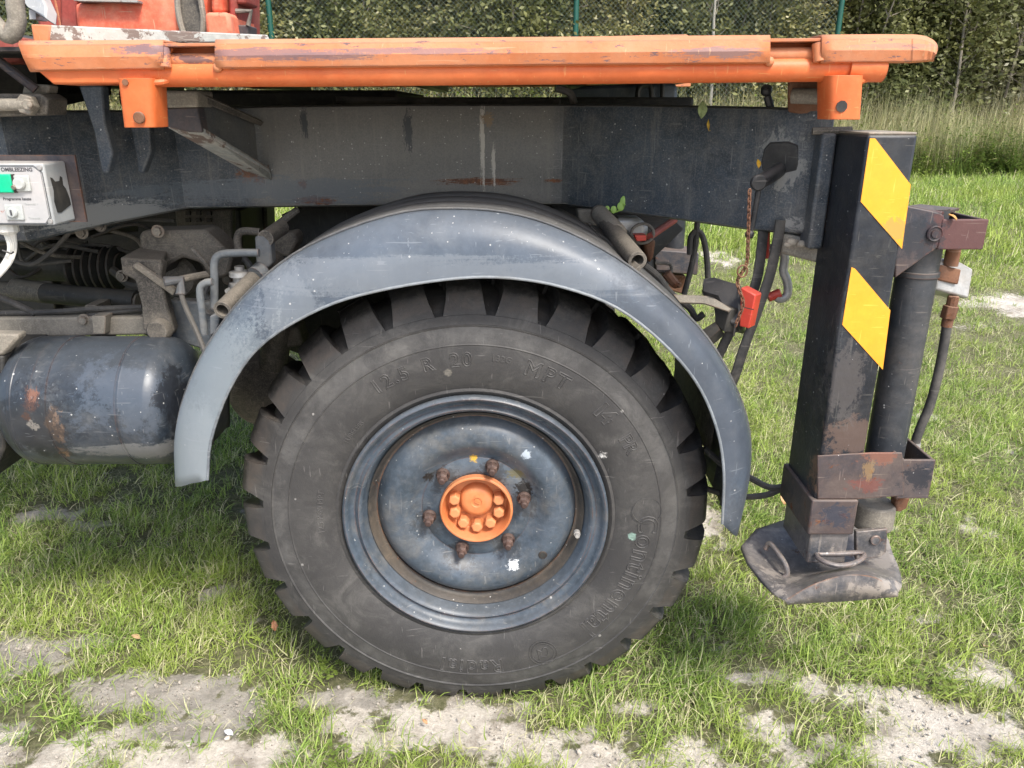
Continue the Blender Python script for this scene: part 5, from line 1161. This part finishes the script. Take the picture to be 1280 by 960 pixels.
MB().tube([at(929, 384, .03), at(942, 387, .015)], .0015, 4).build('reflector_seam', M_dark, lamp)
# two flat hoses to the ground loop
def strap(pts, w_, name, mat):
    P = catmull([at(*p) for p in pts], 24)
    sec = []
    for i, p in enumerate(P):
        t = (P[min(i + 1, 23)] - P[max(i - 1, 0)]).normalized(); s2 = t.cross(Vector((0, 1, 0))).normalized()
        sec.append([p + s2 * w_ * math.cos(q) + Vector((0, 1, 0)) * w_ * .5 * math.sin(q) for q in np.linspace(0, 2 * PI, 13)])
    return MB().grid(sec).build(name, mat, truck)
strap([(955, 270, .14), (953, 300, .14), (946, 350, .13), (930, 390, .12), (913, 415, .12), (898, 445, .12), (885, 470, .13)], .0125, 'rubber_strap', M_hose)
strap([(976, 275, .09), (972, 300, .09), (962, 345, .09), (948, 385, .08), (930, 435, .08), (918, 472, .09), (905, 500, .1)], .0125, 'rubber_strap', M_hose)
MB().tube([at(x, y, .12) for x, y in ((880, 560), (905, 582), (935, 596), (962, 609), (985, 606), (1010, 590))], .0085, 10, res=28).build('hydraulic_hose', M_hose, truck)
MB().tube([at(x, y, .16) for x, y in ((880, 610), (915, 620), (950, 620), (975, 612), (1000, 596), (1010, 580))], .0085, 10, res=28).build('hydraulic_hose', M_hose, truck)

# --- outrigger leg
Yp = -.12
pl, prx = at(1085, 168, Yp).x, at(1148, 170, Yp).x
ztop = at(1115, 168, Yp).z; zbot = at(1020, 628, Yp).z
post = MB().box((pl, Yp, zbot), (prx, Yp + .18, ztop)).build('outrigger_leg', M_post, truck, bevel=.007, seg=3)
MB().box((pl + .002, Yp + .002, ztop - .001), (prx - .002, Yp + .178, ztop + .004)).build('leg_cap', M_mechl, post, bevel=.002)
MB().box((pl - .035, Yp + .14, at(1030, 292, .05).z - .03), (pl - .002, Yp + .20, ztop - .002)).build('leg_mount', M_frame, post, bevel=.006)
MB().tube([(pl - .05, Yp + .16, ztop + .002), (pl + .03, Yp + .15, ztop + .004)], .008, 8).build('leg_weld', M_mech, post)
for pts in ([(1087.5, 173), (1094, 173), (1138.5, 231), (1127.5, 311), (1076, 252)], [(1064.5, 334), (1069, 336), (1113, 388), (1103.5, 462), (1053, 406)]):
    MB().prism(pts, Yp - .0018, Yp - .0002).build('warning_stripe', M_yel, post)
MB().prism([(1029, 250), (1034, 248), (1033, 290), (1025, 292), (1024, 270)], .035, .04).build('yellow_marker', M_yel, truck)
# upper bracket, box channel
MB().prism([(1133, 257), (1176, 266), (1181, 271), (1180, 292), (1172, 310), (1119, 348), (1119, 320)], Yp + .02, Yp + .04).build('upper_bracket', M_rustp, post, bevel=.003)
MB().plate([(1136, 257, Yp + .03), (1176, 266, Yp + .02), (1200, 260, Yp + .2), (1150, 255, Yp + .2)], .006).build('bracket_top', M_rustp, post)
c = at(1168, 292, Yp + .018)
MB().lathe([(.0, -.006), (.008, -.006), (.009, -.003), (.012, -.003), (.0145, -.005), (.0165, -.003), (.0165, .004)], tuple(c), 24).build('bracket_bolt', M_rustp, post)
XA, XB = at(1178, 274, Yp + .02).x, at(1236, 274, Yp + .02).x; za, zb5 = at(1200, 274, Yp + .02).z, at(1205, 312, Yp + .02).z
def channel(name, x0, x1, y0, y1, z0, z1, t=.008, mat=M_rustp, parent=post, left=True):
    mb = MB().box((x0, y0, z0), (x1, y0 + t, z1)).box((x1 - t, y0 + t + .0002, z0), (x1 - .0006, y1 - t - .0002, z1 - .0008)).box((x0, y1 - t, z0), (x1, y1, z1 - .0004))
    if left: mb.box((x0 + .0006, y0 + t + .0002, z0), (x0 + t, y1 - t - .0002, z1 - .0008))
    return mb.build(name, mat, parent, bevel=.0025)
channel('upper_channel', XA, XB, Yp + .018, Yp + .17, zb5, za, left=False)
# cylinder
cc = at(1128, 440, -.03); rC = .0428
zc1 = at(1112, 566, -.03).z; zc0 = at(1150, 318, -.03).z
MB().tube([(cc.x, -.03, zc1 - .01), (cc.x, -.03, zc0 + .1)], rC, 32).build('hydraulic_cylinder', M_cyl, post)
MB().lathe([(rC, 0), (rC + .0035, .002), (rC + .0035, .012), (rC, .014)], (cc.x, -.03, at(1145, 345, -.03).z), 32, axis='Z').build('cylinder_collar', M_cyl, post)
# rod, block, fitting, hose
a, b = at(1192, 312, -.02), at(1188, 332, -.02); MB().tube([a + Vector((0, 0, .01)), b], .015, 14).build('pipe_stub', M_rust, post)
MB().plate([(1173, 326, -.03), (1190, 322, .02), (1217, 336, .0), (1211, 373, .0), (1170, 362, -.03)], .05).build('valve_block', M_galv, post, bevel=.004)
MB().plate([(1172, 330, -.034), (1202, 337, -.02), (1198, 356, -.02), (1171, 350, -.034)], .01).build('block_cover', M_rust, post, bevel=.003)
MB().tube([at(1192, 370, -.01), at(1189, 384, -.01)], .012, 10).hexa(at(1189, 382, -.01), .017, .03, ax=(-.1, 0, -1)).build('hose_nut', M_rust, post, bevel=.002)
MB().tube([at(1188, 384, -.01), at(1183, 408, -.01)], .0125, 12).build('hose_fitting', M_rust, post)
MB().tube([at(x, y, -.01) for x, y in ((1184, 404), (1180, 430), (1174, 462), (1163, 504), (1150, 536), (1143, 556))], .0105, 14, res=30).build('leg_hose', M_hose, post)
MB().tube([at(1143.5, 553, -.01), at(1140, 576, -.01)], .0135, 16).build('hose_crimp', M_galv, post)
# lower bracket band + collar + inner tube
zA5, zB5 = at(1060, 566, Yp - .006).z, at(1060, 624, Yp - .006).z
xl5, xr5 = at(1022, 600, Yp - .006).x, at(1130, 600, Yp - .006).x
MB().prism([(1022, 570), (1090, 566), (1128, 566), (1129, 575), (1131, 620), (1078, 624), (1022, 624)], Yp - .006, Yp - .0005).build('lower_bracket', M_rustp, post, bevel=.002)
xr6 = at(1168, 590, Yp - .006).x
channel('lower_channel', at(1126, 590, Yp - .004).x, xr6, Yp - .004, Yp + .17, zB5, at(1150, 575, Yp - .004).z)
MB().box((pl - .008, Yp - .010, at(1040, 666, Yp).z), (prx + .0, Yp + .19, at(1040, 623, Yp).z)).build('leg_collar', M_rustp, post, bevel=.004)
MB().box((pl + .004, Yp + .0, at(1040, 704, Yp).z), (prx - .004, Yp + .17, at(1040, 660, Yp).z)).build('inner_tube', M_foot, post, bevel=.004)
MB().prism([(1070, 665), (1110, 661), (1108, 691), (1100, 697), (1070, 700)], Yp + .035, Yp + .05).build('foot_lug', M_foot, post, bevel=.003)
MB().lathe([(.0, -.004), (.011, -.004), (.013, -.002), (.013, .004)], tuple(at(1094, 675, Yp + .033)), 18).build('lug_pin', M_foot, post)
MB().tube([(cc.x, -.03, at(1100, 627, -.03).z), (cc.x, -.03, at(1100, 657, -.03).z)], .0475, 28).build('rod_head', M_mechl, post, bevel=.006)
MB().prism([(1120, 624), (1138, 622), (1134, 636), (1126, 640), (1120, 640)], -.06, -.03).build('rod_lug', M_rust, post, bevel=.004)
# pad
def padrail(P, n=26): return catmull([at(*p) for p in P], n)
pr_ = [padrail([(984, 650, .14), (1020, 652, .14), (1060, 654, .14), (1100, 662, .14)]),
       padrail([(944, 663, .07), (1000, 668, .07), (1060, 670, .07), (1110, 676, .07)]),
       padrail([(926, 684, .0), (985, 694, .0), (1060, 695, .0), (1115, 692, .0)]),
       padrail([(934, 703, -.07), (985, 718, -.07), (1060, 712, -.07), (1122, 708, -.07)]),
       padrail([(951, 726, -.14), (995, 730, -.14), (1058, 712, -.14), (1126, 724, -.14)]),
       padrail([(966, 742, -.19), (1005, 732, -.19), (1057, 716, -.19), (1110, 724, -.19), (1126, 735, -.18)]),
       padrail([(981, 751, -.215), (1018, 731, -.215), (1057, 720, -.215), (1093, 723, -.215), (1121, 741, -.21)]),
       padrail([(983, 753, -.215), (1018, 740, -.218), (1057, 730, -.218), (1093, 733, -.218), (1121, 743, -.212)]),
       padrail([(984, 754, -.21), (1018, 752, -.216), (1057, 750, -.216), (1093, 747, -.216), (1121, 744, -.21)])]
MB().grid(pr_).build('foot_plate', M_foot, post, solid=.009, off=0, sharp=45)
MB().tube([at(x, y, Y) for x, y, Y in ((957, 686, -.03), (962, 679, -.035), (972, 690, -.06), (982, 706, -.09), (984, 718, -.10), (977, 723, -.10))], .0062, 10, res=20).build('foot_handle', M_foot, post)
MB().tube([at(x, y, Y) for x, y, Y in ((1021, 693, -.12), (1030, 702, -.15), (1050, 707, -.16), (1070, 703, -.15), (1080, 695, -.13), (1074, 691, -.12), (1050, 692, -.12))], .0062, 10, res=26, closed=True).build('foot_handle', M_foot, post)

# ------------------------------------------------------------------ small separate things
# bow shackle hanging at the frame end
sh = empty('bow_shackle', at(970, 370, .16)); tag(sh, 'grey bow shackle with red pins hanging behind the rubber straps', 'shackle')
MB().tube([at(x, y, .17) for x, y in ((960, 312), (975, 308), (981, 322), (979, 338), (984, 352), (984, 368), (976, 374), (970, 371))], .0105, 12, res=30).build('bow', M_galv, sh)
MB().tube([at(960, 372, .17), at(975, 366, .17)], .0115, 14).build('pin', M_redp, sh)
MB().tube([at(972, 290, .16), at(970, 318, .17)], .010, 12).build('upper_pin', M_redp, sh)
MB().tube([at(958, 290, .16), at(957, 322, .17)], .009, 12).build('upper_pin', M_redp, sh)

def leaf_thing(name, label, c, size, col, rz, tilt, cat='leaf', lobes=False):
    n = NT(name + '_surface'); cc_ = n.mix(n.rng(n.noise(120, 5, .7), .35, .65), col, tuple(x * .6 for x in col)); n.done(cc_, .6)
    m_, k = MB(), 9; left, mid, right = [], [], []
    for i in range(k):
        t = i / (k - 1); w_ = size * .28 * math.sin(PI * min(1, t * .95 + .03)) * (1 + (.25 * math.sin(t * 19) if lobes else 0)); z = size * .12 * math.sin(PI * t)
        left.append(Vector((-w_, size * (t - .5), z + .1 * size))); mid.append(Vector((0, size * (t - .5), z))); right.append(Vector((w_, size * (t - .5), z + .14 * size)))
    q = Quaternion((0, 0, 1), rz) @ Quaternion((1, 0, 0), tilt)
    m_.grid([[q @ p + Vector(c) for p in r] for r in (left, mid, right)])
    o = m_.build(name, n.m, None, solid=.0006)
    return tag(o, label, cat)
def gp(px, py, dz=.03):
    x, y = ground_at(px, py); return (x, y, float(gz(x, y)) + dz)
leaf_thing('fallen_leaf', 'orange tan dead leaf standing in the grass left of the tyre', gp(345, 799, .045), .034, (.55, .26, .12), .4, 1.0, lobes=True)
leaf_thing('fallen_leaf', 'tan dead leaf lying in the grass left of the sandy patch', gp(172, 808, .03), .03, (.5, .33, .17), 1.4, .3)
leaf_thing('fallen_leaf', 'small brown leaf on the sand below the tyre', gp(531, 908, .012), .02, (.45, .25, .12), .9, .3)
leaf_thing('fallen_leaf', 'brown curled leaf in the grass left of the outrigger foot pad', gp(976, 637, .045), .05, (.5, .3, .14), .3, .9)
leaf_thing('fallen_leaf', 'dry tan leaf at the edge of the large sand patch', gp(1227, 822, .035), .04, (.42, .3, .17), 2.3, .6)
leaf_thing('willow_leaf', 'yellow narrow leaf stuck on the dark frame rail below the bed', at(886, 156, .222), .03, (.6, .38, .04), .2, 1.4)
leaf_thing('willow_leaf', 'pale green narrow leaf hanging over the top of the frame rail', at(877, 137, .215), .04, (.3, .38, .16), 0, 1.5)
leaf_thing('birch_leaf', 'small orange leaf caught on the rim of the upper outrigger channel', at(1190, 272, Yp + .015), .02, (.62, .33, .1), .8, .5)
leaf_thing('birch_leaf', 'yellow leaf scrap stuck above the lock pin knob', at(947, 205, .085), .02, (.75, .42, .02), .3, 1.2)
leaf_thing('paper_scrap', 'small white paper scrap on the dark soil at lower left', gp(287, 925, .012), .028, (.8, .82, .85), 1.2, .15, 'paper scrap')
# little green seedling growing at the lower edge of the frame
sd_ = empty('seedling', at(770, 264, .36)); tag(sd_, 'bright green seedling growing at the lower edge of the frame rail', 'plant')
n = NT('seedling_green'); n.done((.28, .46, .1), .5); MSd = n.m
mb = MB().tube([at(750, 263, .36), at(766, 265, .355), at(776, 262, .35), at(781, 255, .34)], .0025, 6, res=14); mb.build('stem', MSd, sd_)
for px, py, s2 in ((781, 252, .016), (776, 258, .012), (767, 262, .010), (759, 261, .008)):
    MB().ball(at(px, py, .345), s2, 8, 6, sc=(.8, .2, 1)).build('leaf', MSd, sd_)
